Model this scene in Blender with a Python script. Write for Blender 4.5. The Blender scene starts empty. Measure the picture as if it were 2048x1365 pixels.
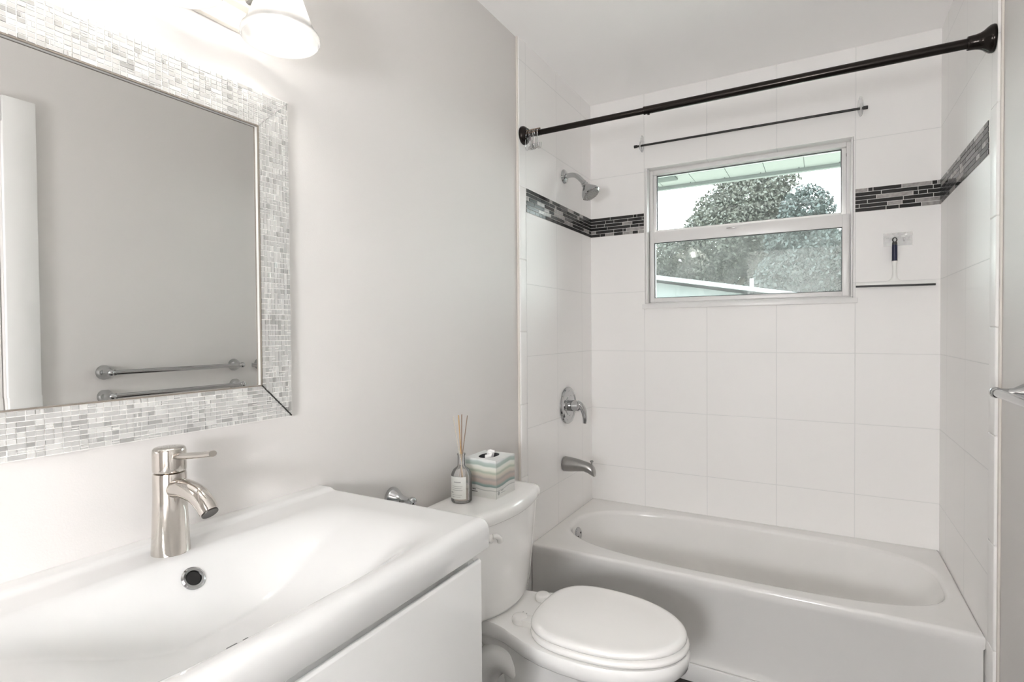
import bpy, bmesh, math, random
from mathutils import Vector, Matrix
random.seed(7)
SC = bpy.context.scene
COL = SC.collection
PI = math.pi

# ------------------------------------------------------------------ camera
F_PX, YAW, PITCH, ROLL = 1092.82, 0.5128, -0.017, -0.0076
CAM = Vector((1.072, -2.7773, 1.2565))
fw = Vector((-math.sin(YAW) * math.cos(PITCH), math.cos(YAW) * math.cos(PITCH), math.sin(PITCH)))
rt = Vector((math.cos(YAW), math.sin(YAW), 0))
up = rt.cross(fw)
r2 = math.cos(ROLL) * rt + math.sin(ROLL) * up
u2 = -math.sin(ROLL) * rt + math.cos(ROLL) * up
cd = bpy.data.cameras.new('camera')
cd.sensor_width = 36.0
cd.lens = F_PX / 2048 * 36.0
cd.clip_start = 0.01
cd.clip_end = 200
cam = bpy.data.objects.new('camera', cd)
COL.objects.link(cam)
M3 = Matrix((r2, u2, -fw)).transposed()
cam.matrix_world = Matrix.Translation(CAM) @ M3.to_4x4()
SC.camera = cam

# ------------------------------------------------------------------ world, light, exposure
SKY_STRENGTH = 9.0
BULB_STRENGTH = 56.0
FILL_STRENGTH = 60.0  # glow of the fill lamp added in the hall
W_ = bpy.data.worlds.new('sky')
SC.world = W_
W_.use_nodes = True
wn = W_.node_tree
bg = wn.nodes['Background']
tc = wn.nodes.new('ShaderNodeTexCoord')
sp = wn.nodes.new('ShaderNodeSeparateXYZ')
cr = wn.nodes.new('ShaderNodeValToRGB')
cr.color_ramp.elements[0].position = 0.0
cr.color_ramp.elements[0].color = (1.0, 0.985, 0.965, 1)
cr.color_ramp.elements[1].position = 0.9
cr.color_ramp.elements[1].color = (0.86, 0.93, 1.0, 1)
wn.links.new(tc.outputs['Generated'], sp.inputs[0])
wn.links.new(sp.outputs[2], cr.inputs[0])
wn.links.new(cr.outputs[0], bg.inputs[0])
bg.inputs[1].default_value = SKY_STRENGTH
SC.view_settings.view_transform = 'Standard'
SC.view_settings.look = 'None'
SC.view_settings.exposure = 0.60
SC.view_settings.gamma = 1.0
SC.view_settings.use_curve_mapping = False
SC.cycles.max_bounces = 16
SC.cycles.diffuse_bounces = 10
SC.cycles.glossy_bounces = 8
SC.cycles.transmission_bounces = 8
SC.cycles.transparent_max_bounces = 16
SC.cycles.use_denoising = True
SC.cycles.sample_clamp_indirect = 20.0
SC.cycles.caustics_reflective = False
SC.cycles.caustics_refractive = False

# ------------------------------------------------------------------ room numbers (metres)
W = 1.4973            # tiled alcove width; left tile face x=0, window wall face y=0
XL, XR = -0.013, 1.509  # painted faces
H = 2.4618
FL = -0.03
TT = 1.857            # mosaic top / bottom
TB = 1.757
Y_FRONT = -3.25
Y_HALL = -4.60
TR = 0.305            # tile pitch
WX0, WX1, WZ0, WZ1 = 0.2935, 1.1974, 1.392, 2.083

# ------------------------------------------------------------------ materials
def nodes(name):
    m = bpy.data.materials.new(name)
    m.use_nodes = True
    nt = m.node_tree
    return m, nt, nt.nodes['Principled BSDF']

def pmat(name, col, rough=0.4, metal=0.0, spec=0.5, var=0.03, scale=18.0, coat=0.0, bump=0.0, bscale=200.0):
    m, nt, b = nodes(name)
    b.inputs['Roughness'].default_value = rough
    b.inputs['Metallic'].default_value = metal
    b.inputs['Specular IOR Level'].default_value = spec
    b.inputs['Coat Weight'].default_value = coat
    t = nt.nodes.new('ShaderNodeTexCoord')
    n = nt.nodes.new('ShaderNodeTexNoise')
    n.inputs['Scale'].default_value = scale
    n.inputs['Detail'].default_value = 3
    nt.links.new(t.outputs['Object'], n.inputs['Vector'])
    mx = nt.nodes.new('ShaderNodeMix')
    mx.data_type = 'RGBA'
    a = [max(0, c * (1 - var)) for c in col]
    c2 = [min(1, c * (1 + var)) for c in col]
    mx.inputs[6].default_value = (*a, 1)
    mx.inputs[7].default_value = (*c2, 1)
    nt.links.new(n.outputs['Fac'], mx.inputs[0])
    nt.links.new(mx.outputs[2], b.inputs['Base Color'])
    if bump:
        n2 = nt.nodes.new('ShaderNodeTexNoise')
        n2.inputs['Scale'].default_value = bscale
        nt.links.new(t.outputs['Object'], n2.inputs['Vector'])
        bp = nt.nodes.new('ShaderNodeBump')
        bp.inputs['Strength'].default_value = bump
        bp.inputs['Distance'].default_value = 0.002
        nt.links.new(n2.outputs['Fac'], bp.inputs['Height'])
        nt.links.new(bp.outputs[0], b.inputs['Normal'])
    return m

def emat(name, col, s):
    m, nt, b = nodes(name)
    b.inputs['Base Color'].default_value = (*col, 1)
    b.inputs['Emission Color'].default_value = (*col, 1)
    b.inputs['Emission Strength'].default_value = s
    return m

def tile_mat(name, axis, off_u, off_z, zlines=True):
    m, nt, b = nodes(name)
    L = nt.links
    t = nt.nodes.new('ShaderNodeTexCoord')
    s = nt.nodes.new('ShaderNodeSeparateXYZ')
    L.new(t.outputs['Object'], s.inputs[0])
    def line(sock, off):
        a = nt.nodes.new('ShaderNodeMath'); a.operation = 'SUBTRACT'; a.inputs[1].default_value = off
        L.new(sock, a.inputs[0])
        d = nt.nodes.new('ShaderNodeMath'); d.operation = 'PINGPONG'; d.inputs[1].default_value = TR / 2
        L.new(a.outputs[0], d.inputs[0])
        r = nt.nodes.new('ShaderNodeMapRange'); r.interpolation_type = 'SMOOTHSTEP'
        r.inputs[1].default_value = 0.0006; r.inputs[2].default_value = 0.0022
        L.new(d.outputs[0], r.inputs[0])
        return r.outputs[0]
    u = line(s.outputs[axis], off_u)
    v = line(s.outputs[2], off_z)
    mn = nt.nodes.new('ShaderNodeMath'); mn.operation = 'MINIMUM'
    L.new(u, mn.inputs[0]); L.new(v, mn.inputs[1])
    mx = nt.nodes.new('ShaderNodeMix'); mx.data_type = 'RGBA'
    mx.inputs[6].default_value = (0.75, 0.748, 0.742, 1)
    mx.inputs[7].default_value = (0.872, 0.861, 0.851, 1)
    L.new(mn.outputs[0], mx.inputs[0])
    L.new(mx.outputs[2], b.inputs['Base Color'])
    r = nt.nodes.new('ShaderNodeMapRange')
    r.inputs[3].default_value = 0.7; r.inputs[4].default_value = 0.46
    L.new(mn.outputs[0], r.inputs[0]); L.new(r.outputs[0], b.inputs['Roughness'])
    n = nt.nodes.new('ShaderNodeTexNoise'); n.inputs['Scale'].default_value = 5.0
    L.new(t.outputs['Object'], n.inputs['Vector'])
    ad = nt.nodes.new('ShaderNodeMath'); ad.operation = 'MULTIPLY_ADD'; ad.inputs[1].default_value = 0.25
    L.new(n.outputs['Fac'], ad.inputs[0]); L.new(mn.outputs[0], ad.inputs[2])
    bp = nt.nodes.new('ShaderNodeBump'); bp.inputs['Strength'].default_value = 0.35; bp.inputs['Distance'].default_value = 0.0010
    L.new(ad.outputs[0], bp.inputs['Height']); L.new(bp.outputs[0], b.inputs['Normal'])
    return m

def glass_mat(name, tint, haze=0.0, hazecol=(0.8, 0.8, 0.8), refl=1.0, tls=0.5):
    """thin sheet: transparent + mirror reflection by Fresnel, with optional dirt film"""
    m = bpy.data.materials.new(name); m.use_nodes = True
    nt = m.node_tree; L = nt.links
    for n in list(nt.nodes): nt.nodes.remove(n)
    out = nt.nodes.new('ShaderNodeOutputMaterial')
    tr = nt.nodes.new('ShaderNodeBsdfTransparent'); tr.inputs[0].default_value = (*tint, 1)
    gl = nt.nodes.new('ShaderNodeBsdfGlossy'); gl.inputs['Roughness'].default_value = 0.02
    fr = nt.nodes.new('ShaderNodeFresnel'); fr.inputs[0].default_value = 1.5
    mu = nt.nodes.new('ShaderNodeMath'); mu.operation = 'MULTIPLY'; mu.inputs[1].default_value = refl
    L.new(fr.outputs[0], mu.inputs[0])
    mx = nt.nodes.new('ShaderNodeMixShader')
    L.new(mu.outputs[0], mx.inputs[0]); L.new(tr.outputs[0], mx.inputs[1]); L.new(gl.outputs[0], mx.inputs[2])
    last = mx
    if haze:
        df = nt.nodes.new('ShaderNodeBsdfDiffuse'); df.inputs[0].default_value = (*hazecol, 1)
        tl = nt.nodes.new('ShaderNodeBsdfTranslucent'); tl.inputs[0].default_value = (*hazecol, 1)
        m0 = nt.nodes.new('ShaderNodeMixShader'); m0.inputs[0].default_value = tls
        L.new(df.outputs[0], m0.inputs[1]); L.new(tl.outputs[0], m0.inputs[2])
        t = nt.nodes.new('ShaderNodeTexCoord')
        n = nt.nodes.new('ShaderNodeTexNoise'); n.inputs['Scale'].default_value = 14; n.inputs['Detail'].default_value = 8
        L.new(t.outputs['Object'], n.inputs['Vector'])
        r = nt.nodes.new('ShaderNodeMapRange')
        r.inputs[1].default_value = 0.3; r.inputs[2].default_value = 0.7
        r.inputs[3].default_value = haze * 0.55; r.inputs[4].default_value = haze * 1.35
        L.new(n.outputs['Fac'], r.inputs[0])
        m1 = nt.nodes.new('ShaderNodeMixShader')
        L.new(r.outputs[0], m1.inputs[0]); L.new(mx.outputs[0], m1.inputs[1]); L.new(m0.outputs[0], m1.inputs[2])
        last = m1
    L.new(last.outputs[0], out.inputs[0])
    return m

def frosted_mat(name, col, trans=0.6, clear=0.0):
    m = bpy.data.materials.new(name); m.use_nodes = True
    nt = m.node_tree; L = nt.links
    for n in list(nt.nodes): nt.nodes.remove(n)
    out = nt.nodes.new('ShaderNodeOutputMaterial')
    df = nt.nodes.new('ShaderNodeBsdfDiffuse'); df.inputs[0].default_value = (*col, 1)
    tl = nt.nodes.new('ShaderNodeBsdfTranslucent'); tl.inputs[0].default_value = (*col, 1)
    a = nt.nodes.new('ShaderNodeMixShader'); a.inputs[0].default_value = trans
    L.new(df.outputs[0], a.inputs[1]); L.new(tl.outputs[0], a.inputs[2])
    tr = nt.nodes.new('ShaderNodeBsdfTransparent')
    b = nt.nodes.new('ShaderNodeMixShader'); b.inputs[0].default_value = clear
    L.new(a.outputs[0], b.inputs[1]); L.new(tr.outputs[0], b.inputs[2])
    gl = nt.nodes.new('ShaderNodeBsdfGlossy'); gl.inputs['Roughness'].default_value = 0.15
    fr = nt.nodes.new('ShaderNodeFresnel'); fr.inputs[0].default_value = 1.4
    c = nt.nodes.new('ShaderNodeMixShader')
    L.new(fr.outputs[0], c.inputs[0]); L.new(b.outputs[0], c.inputs[1]); L.new(gl.outputs[0], c.inputs[2])
    L.new(c.outputs[0], out.inputs[0])
    return m

M = {}
M['paint'] = pmat('wall_paint', (0.672, 0.651, 0.636), 0.6, var=0.012, scale=3, bump=0.08, bscale=350)
M['ceiling'] = pmat('ceiling_paint', (0.945, 0.935, 0.93), 0.8, var=0.01, scale=3, bump=0.06, bscale=260)
M['trimpaint'] = pmat('white_trim_paint', (0.80, 0.795, 0.785), 0.35, var=0.012)
M['tile_back'] = tile_mat('white_wall_tile_back', 0, 0.2901, 0.8467 % TR)
M['tile_side'] = tile_mat('white_wall_tile_side', 1, -0.4385 + TR * 3, 0.8467 % TR)
M['tile_plain'] = pmat('white_glazed_tile', (0.872, 0.861, 0.851), 0.4, var=0.01)
M['caulk'] = pmat('cream_caulk', (0.74, 0.70, 0.65), 0.6, var=0.06, scale=40)
M['grout'] = pmat('pale_grout', (0.80, 0.79, 0.77), 0.8)
M['mos_grey'] = pmat('charcoal_glass_mosaic', (0.040, 0.039, 0.038), 0.2, spec=0.22, var=0.15, scale=60)
M['mos_black'] = pmat('black_glass_mosaic', (0.018, 0.017, 0.017), 0.07, var=0.2, scale=60)
M['mos_marble'] = pmat('marbled_grey_mosaic', (0.36, 0.34, 0.33), 0.2, var=0.6, scale=75)
M['floor'] = pmat('dark_brown_vinyl_floor', (0.022, 0.017, 0.014), 0.35, var=0.35, scale=9)
M['porcelain'] = pmat('white_porcelain', (0.89, 0.885, 0.875), 0.08, var=0.008, coat=0.3)
M['seatplastic'] = pmat('white_seat_plastic', (0.88, 0.87, 0.855), 0.16, var=0.008)
M['enamel'] = pmat('white_tub_enamel', (0.80, 0.79, 0.775), 0.12, var=0.012)
M['sink'] = pmat('white_sink_ceramic', (0.71, 0.71, 0.705), 0.07, var=0.006, coat=0.3)
M['gloss_white'] = pmat('white_gloss_lacquer', (0.80, 0.80, 0.79), 0.06, var=0.006, coat=0.5)
M['cab'] = pmat('white_cabinet_board', (0.78, 0.78, 0.77), 0.4, var=0.01)
M['chrome'] = pmat('polished_chrome', (0.50, 0.505, 0.51), 0.07, 1.0, var=0.02)
M['faucet'] = pmat('warm_polished_steel', (0.62, 0.585, 0.545), 0.08, 1.0, var=0.05, scale=70)
M['nickel'] = pmat('brushed_nickel', (0.36, 0.355, 0.345), 0.28, 1.0, var=0.06, scale=90)
M['bead'] = pmat('brown_steel_bead', (0.26, 0.20, 0.16), 0.2, 0.9)
M['satin'] = pmat('satin_nickel_plate', (0.74, 0.71, 0.66), 0.35, 0.5)
M['darkchrome'] = pmat('dark_steel', (0.05, 0.045, 0.04), 0.3, 0.6)  # near-black steel for plate screws and aerator
M['black_hole'] = pmat('hole_shade_black', (0.006, 0.005, 0.005), 0.5)
M['bronze'] = pmat('dark_bronze_metal', (0.018, 0.014, 0.012), 0.2, 0.7, var=0.15)
M['blackrod'] = pmat('black_painted_metal', (0.012, 0.011, 0.010), 0.4, 0.0)
M['mirror'] = pmat('mirror_silver', (0.90, 0.905, 0.895), 0.0, 1.0, var=0.0)
M['fr_a'] = pmat('silver_mosaic_tile', (0.50, 0.495, 0.485), 0.3, 0.2, var=0.05, scale=160)
M['fr_b'] = pmat('bright_silver_mosaic_tile', (0.62, 0.615, 0.60), 0.25, 0.2, var=0.05, scale=160)
M['fr_c'] = pmat('grey_silver_mosaic_tile', (0.38, 0.375, 0.365), 0.3, 0.25, var=0.08, scale=160)
M['fr_g'] = pmat('pale_frame_grout', (0.80, 0.79, 0.77), 0.5, 0.0)
M['fr_dark'] = pmat('black_frame_gap', (0.02, 0.018, 0.016), 0.6)
M['fr_lip'] = pmat('tan_frame_lip', (0.22, 0.19, 0.16), 0.4, 0.1)
M['pane_up'] = glass_mat('window_glass_clear', (0.90, 0.965, 0.955), 0.025, (0.8, 0.85, 0.86))
M['pane_low'] = glass_mat('window_glass_dusty', (0.82, 0.89, 0.875), 0.075, (0.72, 0.74, 0.74), 1.6)
M['vinyl'] = pmat('white_window_vinyl', (0.80, 0.79, 0.785), 0.3, var=0.01)
M['gasket'] = pmat('dark_glazing_gasket', (0.05, 0.055, 0.06), 0.5)
M['clear'] = glass_mat('clear_plastic', (1, 1, 1), 0.30, (0.95, 0.95, 0.95), 0.35, 0.0)
M['navy'] = pmat('navy_rubber_grip', (0.010, 0.014, 0.045), 0.4, var=0.1)
M['charcoal'] = pmat('charcoal_rubber', (0.045, 0.045, 0.045), 0.55)
M['white_pl'] = pmat('white_plastic', (0.84, 0.84, 0.82), 0.3, var=0.01)
M['shade'] = frosted_mat('frosted_lamp_glass', (0.97, 0.965, 0.955), 0.72, 0.45)
M['bulb'] = emat('lit_bulb', (1.0, 0.96, 0.905), BULB_STRENGTH)
M['fill_glow'] = emat('fill_lamp_glow', (0.99, 0.995, 1.0), FILL_STRENGTH)  # unseen globe added to fill the room with light
M['bottle'] = frosted_mat('frosted_bottle_glass', (0.95, 0.94, 0.92), 0.35, 0.84)
M['oil'] = pmat('cloudy_beige_oil', (0.56, 0.49, 0.41), 0.3, var=0.05)
M['paperlabel'] = pmat('pale_grey_label', (0.70, 0.71, 0.68), 0.6)
M['ink'] = pmat('grey_ink', (0.10, 0.10, 0.10), 0.6)
M['ink_pale'] = pmat('pale_grey_ink', (0.36, 0.37, 0.36), 0.6)
M['reed_tan'] = pmat('tan_reed', (0.50, 0.31, 0.13), 0.7, var=0.15, scale=60)
M['reed_pale'] = pmat('pale_reed', (0.62, 0.55, 0.46), 0.7, var=0.1, scale=60)
M['reed_brown'] = pmat('brown_reed', (0.27, 0.19, 0.14), 0.7, var=0.15, scale=60)
M['tissue'] = pmat('white_tissue_paper', (0.87, 0.87, 0.87), 0.9)
M['boxdark'] = pmat('grey_box_inside', (0.05, 0.05, 0.055), 0.8)
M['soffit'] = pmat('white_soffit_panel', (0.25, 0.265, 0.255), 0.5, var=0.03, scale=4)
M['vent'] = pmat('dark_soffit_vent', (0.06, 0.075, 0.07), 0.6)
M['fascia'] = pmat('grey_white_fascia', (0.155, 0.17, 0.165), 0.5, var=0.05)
M['bark'] = pmat('grey_bark', (0.10, 0.085, 0.07), 0.9, var=0.3)
M['leaf_a'] = pmat('olive_oak_leaves', (0.050, 0.050, 0.038), 0.6, var=0.5, scale=1.3)
M['leaf_b'] = pmat('dark_oak_leaves', (0.028, 0.036, 0.033), 0.6, var=0.5, scale=1.3)
M['house'] = pmat('pale_house_wall', (0.15, 0.16, 0.16), 0.8, var=0.06, scale=3)
M['roofw'] = pmat('white_roofing', (0.24, 0.25, 0.255), 0.6, var=0.05, scale=2)
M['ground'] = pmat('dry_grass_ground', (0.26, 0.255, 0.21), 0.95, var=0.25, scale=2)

# ------------------------------------------------------------------ mesh helpers
def box(bm, x0, x1, y0, y1, z0, z1, mi=0):
    vs = [bm.verts.new(p) for p in ((x0, y0, z0), (x1, y0, z0), (x1, y1, z0), (x0, y1, z0),
                                    (x0, y0, z1), (x1, y0, z1), (x1, y1, z1), (x0, y1, z1))]
    fs = []
    for q in ((3, 2, 1, 0), (4, 5, 6, 7), (0, 1, 5, 4), (1, 2, 6, 5), (2, 3, 7, 6), (3, 0, 4, 7)):
        f = bm.faces.new([vs[i] for i in q]); f.material_index = mi; fs.append(f)
    return vs

def loft(bm, loops, cap0=True, cap1=True, mi=0, closed=True):
    rows = [[bm.verts.new(p) for p in lp] for lp in loops]
    n = len(rows[0])
    for a, b in zip(rows, rows[1:]):
        for i in range(n if closed else n - 1):
            j = (i + 1) % n
            f = bm.faces.new((a[i], a[j], b[j], b[i])); f.material_index = mi
    if cap0: f = bm.faces.new(list(reversed(rows[0]))); f.material_index = mi
    if cap1: f = bm.faces.new(rows[-1]); f.material_index = mi
    return rows

def frame_of(d):
    d = Vector(d).normalized()
    a = Vector((0, 0, 1)) if abs(d.z) < 0.9 else Vector((1, 0, 0))
    u = d.cross(a).normalized()
    v = d.cross(u).normalized()
    return d, u, v

def lathe(bm, prof, org=(0, 0, 0), axis=(0, 0, 1), seg=32, mi=0, cap0=True, cap1=True, sx=1.0, sy=1.0):
    """prof: list of (radius, height along axis)"""
    d, u, v = frame_of(axis)
    o = Vector(org)
    loops = []
    for r, h in prof:
        loops.append([o + d * h + u * (r * sx * math.cos(2 * PI * i / seg)) - v * (r * sy * math.sin(2 * PI * i / seg)) for i in range(seg)])
    loft(bm, loops, cap0, cap1, mi)

def tube(bm, pts, rad, seg=12, mi=0, closed=False, sx=1.0):
    pts = [Vector(p) for p in pts]
    n = len(pts)
    rads = rad if isinstance(rad, (list, tuple)) else [rad] * n
    loops = []
    pu = None
    for i, p in enumerate(pts):
        if closed:
            d = (pts[(i + 1) % n] - pts[i - 1])
        else:
            d = pts[min(i + 1, n - 1)] - pts[max(i - 1, 0)]
        d.normalize()
        if pu is None:
            _, u, _ = frame_of(d)
        else:
            u = (pu - d * pu.dot(d)).normalized()
        pu = u
        v = d.cross(u)
        loops.append([p + u * (rads[i] * math.cos(2 * PI * k / seg)) + v * (rads[i] * sx * math.sin(2 * PI * k / seg)) for k in range(seg)])
    if closed:
        loops.append(loops[0])
        rows = [[bm.verts.new(q) for q in lp] for lp in loops[:-1]]
        rows.append(rows[0])
        for a, b in zip(rows, rows[1:]):
            for i in range(seg):
                j = (i + 1) % seg
                bm.faces.new((a[i], a[j], b[j], b[i])).material_index = mi
    else:
        loft(bm, loops, True, True, mi)

def smooth_path(ctrl, n=24):
    """Catmull-Rom through ctrl"""
    P = [Vector(c) for c in ctrl]
    P = [P[0] * 2 - P[1]] + P + [P[-1] * 2 - P[-2]]
    out = []
    segs = len(P) - 3
    for s in range(segs):
        for k in range(n):
            t = k / n
            a, b, c, d = P[s:s + 4]
            out.append(0.5 * ((2 * b) + (c - a) * t + (2 * a - 5 * b + 4 * c - d) * t * t + (3 * b - a - 3 * c + d) * t ** 3))
    out.append(P[-2])
    return out

def sphere(bm, c, r, seg=12, rings=8, mi=0, s=(1, 1, 1)):
    loops = []
    c = Vector(c)
    for k in range(1, rings):
        a = PI * k / rings - PI / 2
        loops.append([c + Vector((r * s[0] * math.cos(a) * math.cos(2 * PI * i / seg), r * s[1] * math.cos(a) * math.sin(2 * PI * i / seg), r * s[2] * math.sin(a))) for i in range(seg)])
    loft(bm, loops, True, True, mi)

def obj(name, bm, mats, parent=None, org=None, smooth=True, bevel=0.0, seg=2, angle=35, sub=0):
    """link the bmesh as ONE mesh object; vertices are in world metres"""
    me = bpy.data.meshes.new(name)
    if parent is not None:
        o_ = Vector(parent.get('_o', (0, 0, 0)))
    else:
        o_ = Vector(org) if org else Vector((0, 0, 0))
    bmesh.ops.translate(bm, verts=bm.verts, vec=-o_)
    bmesh.ops.recalc_face_normals(bm, faces=bm.faces)
    if bevel:
        es = [e for e in bm.edges if len(e.link_faces) == 2 and e.calc_face_angle(0) > math.radians(angle)]
        bmesh.ops.bevel(bm, geom=es, offset=bevel, segments=seg, affect='EDGES', profile=0.5, clamp_overlap=True)
    bm.to_mesh(me); bm.free()
    for m in (mats if isinstance(mats, list) else [mats]):
        me.materials.append(m)
    if smooth:
        for p in me.polygons: p.use_smooth = True
        me.set_sharp_from_angle(angle=math.radians(angle))
    ob = bpy.data.objects.new(name, me)
    COL.objects.link(ob)
    if parent is not None:
        ob.parent = parent
    else:
        ob.location = o_
    ob['_o'] = list(o_)
    if sub:
        s = ob.modifiers.new('subdivision', 'SUBSURF'); s.levels = sub; s.render_levels = sub
    return ob

def thing(name, label, cat, loc, group=None):
    o = bpy.data.objects.new(name, None)
    o.empty_display_size = 0.05
    COL.objects.link(o)
    o.location = loc
    o['label'] = label; o['category'] = cat
    if group: o['group'] = group
    o['_o'] = list(loc)
    return o

def tag(o, label, cat, group=None):
    o['label'] = label; o['category'] = cat
    if group: o['group'] = group
    return o

def struct(o):
    o['kind'] = 'structure'
    return o

def B(): return bmesh.new()

# ------------------------------------------------------------------ room shell
bm = B(); box(bm, XL - 0.14, XR + 0.14, Y_HALL - 0.1, 0.14, FL - 0.1, FL)
struct(obj('floor', bm, M['floor'], smooth=False))
bm = B(); box(bm, XL - 0.14, XR + 0.14, Y_HALL - 0.1, 0.14, H, H + 0.1)
struct(obj('ceiling', bm, M['ceiling'], smooth=False))

bm = B(); box(bm, XL - 0.12, XL, Y_FRONT, 0.0, FL, H)
wl = struct(obj('wall_left', bm, M['paint'], smooth=False))
DY0, DY1, DZ1 = -2.74, -1.95, 2.03      # door in the right wall
bm = B()
box(bm, XR, XR + 0.12, DY1, 0.0, FL, H)
box(bm, XR, XR + 0.12, Y_FRONT, DY0, FL, H)
box(bm, XR, XR + 0.12, DY0, DY1, DZ1, H)
wr = struct(obj('wall_right', bm, M['paint'], smooth=False))
# near wall with an open doorway to the hall with the added fill lamp
bm = B()
box(bm, XL - 0.12, 0.42, Y_FRONT - 0.12, Y_FRONT, FL, H)
box(bm, 1.28, XR + 0.12, Y_FRONT - 0.12, Y_FRONT, FL, H)
box(bm, 0.42, 1.28, Y_FRONT - 0.12, Y_FRONT, 2.06, H)
struct(obj('wall_front', bm, M['paint'], smooth=False))
bm = B()
box(bm, XL - 0.12, XR + 0.12, Y_HALL - 0.1, Y_HALL, FL, H)
box(bm, XL - 0.12, XL, Y_HALL, Y_FRONT - 0.12, FL, H)
box(bm, XR, XR + 0.12, Y_HALL, Y_FRONT - 0.12, FL, H)
struct(obj('wall_hall', bm, M['paint'], smooth=False))
# window wall
bm = B()
box(bm, XL - 0.12, WX0, 0.0, 0.14, FL, H)
box(bm, WX1, XR + 0.12, 0.0, 0.14, FL, H)
box(bm, WX0, WX1, 0.0, 0.14, FL, WZ0)
box(bm, WX0, WX1, 0.0, 0.14, WZ1, H)
wb = struct(obj('wall_back', bm, M['tile_back'], smooth=False))

# tile panels on the side walls (children of their wall)
YE = -0.800
bm = B(); box(bm, XL, 0.0, -0.7454, -0.0, FL, H); box(bm, XL, 0.0, YE, -0.7454, 1.857, H)
obj('tile_panel', bm, M['tile_side'], wl, smooth=False)
bm = B(); box(bm, W, XR, -0.7348, 0.0, FL, H); box(bm, W, XR, YE, -0.7348, 1.88, H)
obj('tile_panel', bm, M['tile_side'], wr, smooth=False)
# bullnose strips
def strips(parent, x0, x1, ya, yb, zs, side):
    bm = B()
    for a, b in zip(zs, zs[1:]):
        box(bm, x0, x1, ya, yb, a + 0.0009, b - 0.0009)
    o = obj('bullnose_strip', bm, M['tile_plain'], parent, bevel=0.0035, seg=3)
    bm = B(); box(bm, x0 + (0 if side < 0 else 0.003), x1 - (0.003 if side < 0 else 0), ya + 0.002, yb, zs[0], zs[-1])
    obj('strip_grout', bm, M['grout'], o, smooth=False)
    return o
strips(wl, XL, 0.0012, YE, -0.7458, [FL, 0.045, 0.349, 0.651, 0.954, 1.256, 1.556, 1.857], -1)
strips(wr, W - 0.0012, XR, YE, -0.7352, [FL, 0.045, 0.351, 0.648, 0.956, 1.259, 1.568, 1.88], 1)
# caulk beads along the tile edges
bm = B(); box(bm, XL, XL + 0.010, YE - 0.006, YE, FL, H)
obj('caulk_bead', bm, M['caulk'], wl, bevel=0.003)
bm = B(); box(bm, XR - 0.006, XR, YE - 0.012, YE, FL, H)
obj('caulk_bead', bm, M['caulk'], wr, bevel=0.002)

# mosaic bands: real strips of glass on a grout bed
def mosaic(parent, axis, a0, a1, face, sgn):
    """axis 0: along x on the back wall (normal -y); axis 1: along y on a side wall"""
    bm = B()
    rows = 6
    g = 0.0024
    ph = (TT - TB) / rows
    def put(u0, u1, z0, z1, d0, d1, mi):
        lo, hi = sorted((face + sgn * d0, face + sgn * d1))
        if axis == 0: box(bm, u0, u1, lo, hi, z0, z1, mi)
        else: box(bm, lo, hi, u0, u1, z0, z1, mi)
    put(a0, a1, TB, TT, 0.0, 0.0012, 0)
    for r in range(rows):
        u = a0 - random.uniform(0, 0.05)
        last = 1
        while u < a1:
            k = random.random()
            ln = random.choice((0.05, 0.075, 0.10, 0.10, 0.125)) if k > 0.28 else random.choice((0.018, 0.03, 0.045))
            mi = random.choices((1, 2, 3), (0.62, 0.16, 0.22))[0]
            if mi == last == 3: mi = 1
            last = mi
            s, e = max(u, a0) + g / 2, min(u + ln, a1) - g / 2
            if e - s > 0.003:
                put(s, e, TB + r * ph + g / 2, TB + (r + 1) * ph - g / 2, 0.0, 0.0032, mi)
            u += ln
    obj('mosaic_band', bm, [M['grout'], M['mos_grey'], M['mos_black'], M['mos_marble']], parent, smooth=False)
mosaic(wl, 1, -0.7454, 0.0, 0.0, 1)
mosaic(wb, 0, 0.0, WX0 - 0.004, 0.0, -1)
mosaic(wb, 0, WX1 + 0.006, W, 0.0, -1)
mosaic(wr, 1, -0.7248, 0.0, W, -1)

# baseboards and trim
def baseboard(name, y0, y1, x0, sgn):
    bm = B()
    pr = [(0, FL), (0.016, FL), (0.016, 0.066), (0.013, 0.072), (0.013, 0.096), (0.008, 0.104), (0.008, 0.122), (0.003, 0.131), (0, 0.131)]
    loft(bm, [[(x0 + sgn * a, y, z) for a, z in pr] for y in (y0, y1)])
    return struct(obj(name, bm, M['trimpaint'], smooth=False))
baseboard('baseboard_left', Y_FRONT, YE - 0.007, XL, 1)
baseboard('baseboard_right', DY1 + 0.10, YE - 0.013, XR, -1)
bm = B(); box(bm, 0.002, W - 0.002, -0.7365, -0.7235, FL, 0.033)
struct(obj('trim_1', bm, M['trimpaint'], bevel=0.003))

# door in the right wall (seen in the mirror): casing, slab, handle
d1 = struct(bpy.data.objects.new('door_1', None)); COL.objects.link(d1); d1.location = (XR, -2.3, FL); d1['_o'] = [XR, -2.3, FL]
bm = B()
box(bm, XR - 0.020, XR - 0.0005, DY1, DY1 + 0.098, FL, 2.125)
box(bm, XR - 0.020, XR - 0.0005, DY0 - 0.098, DY0, FL, 2.125)
box(bm, XR - 0.017, XR - 0.0005, DY0, DY1, DZ1, 2.118)
obj('door_casing', bm, M['trimpaint'], d1, bevel=0.003)
bm = B()
box(bm, XR + 0.020, XR + 0.055, DY0 + 0.003, DY1 - 0.003, FL + 0.008, DZ1 - 0.003)
obj('door_slab', bm, M['trimpaint'], d1, bevel=0.003)
bm = B()
lathe(bm, [(0.03, 0), (0.03, 0.006), (0.012, 0.012), (0.011, 0.04), (0.026, 0.05), (0.027, 0.062), (0.018, 0.072)], (XR + 0.020, DY0 + 0.07, 0.93), (-1, 0, 0), 24)
obj('door_handle', bm, M['nickel'], d1)

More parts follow.
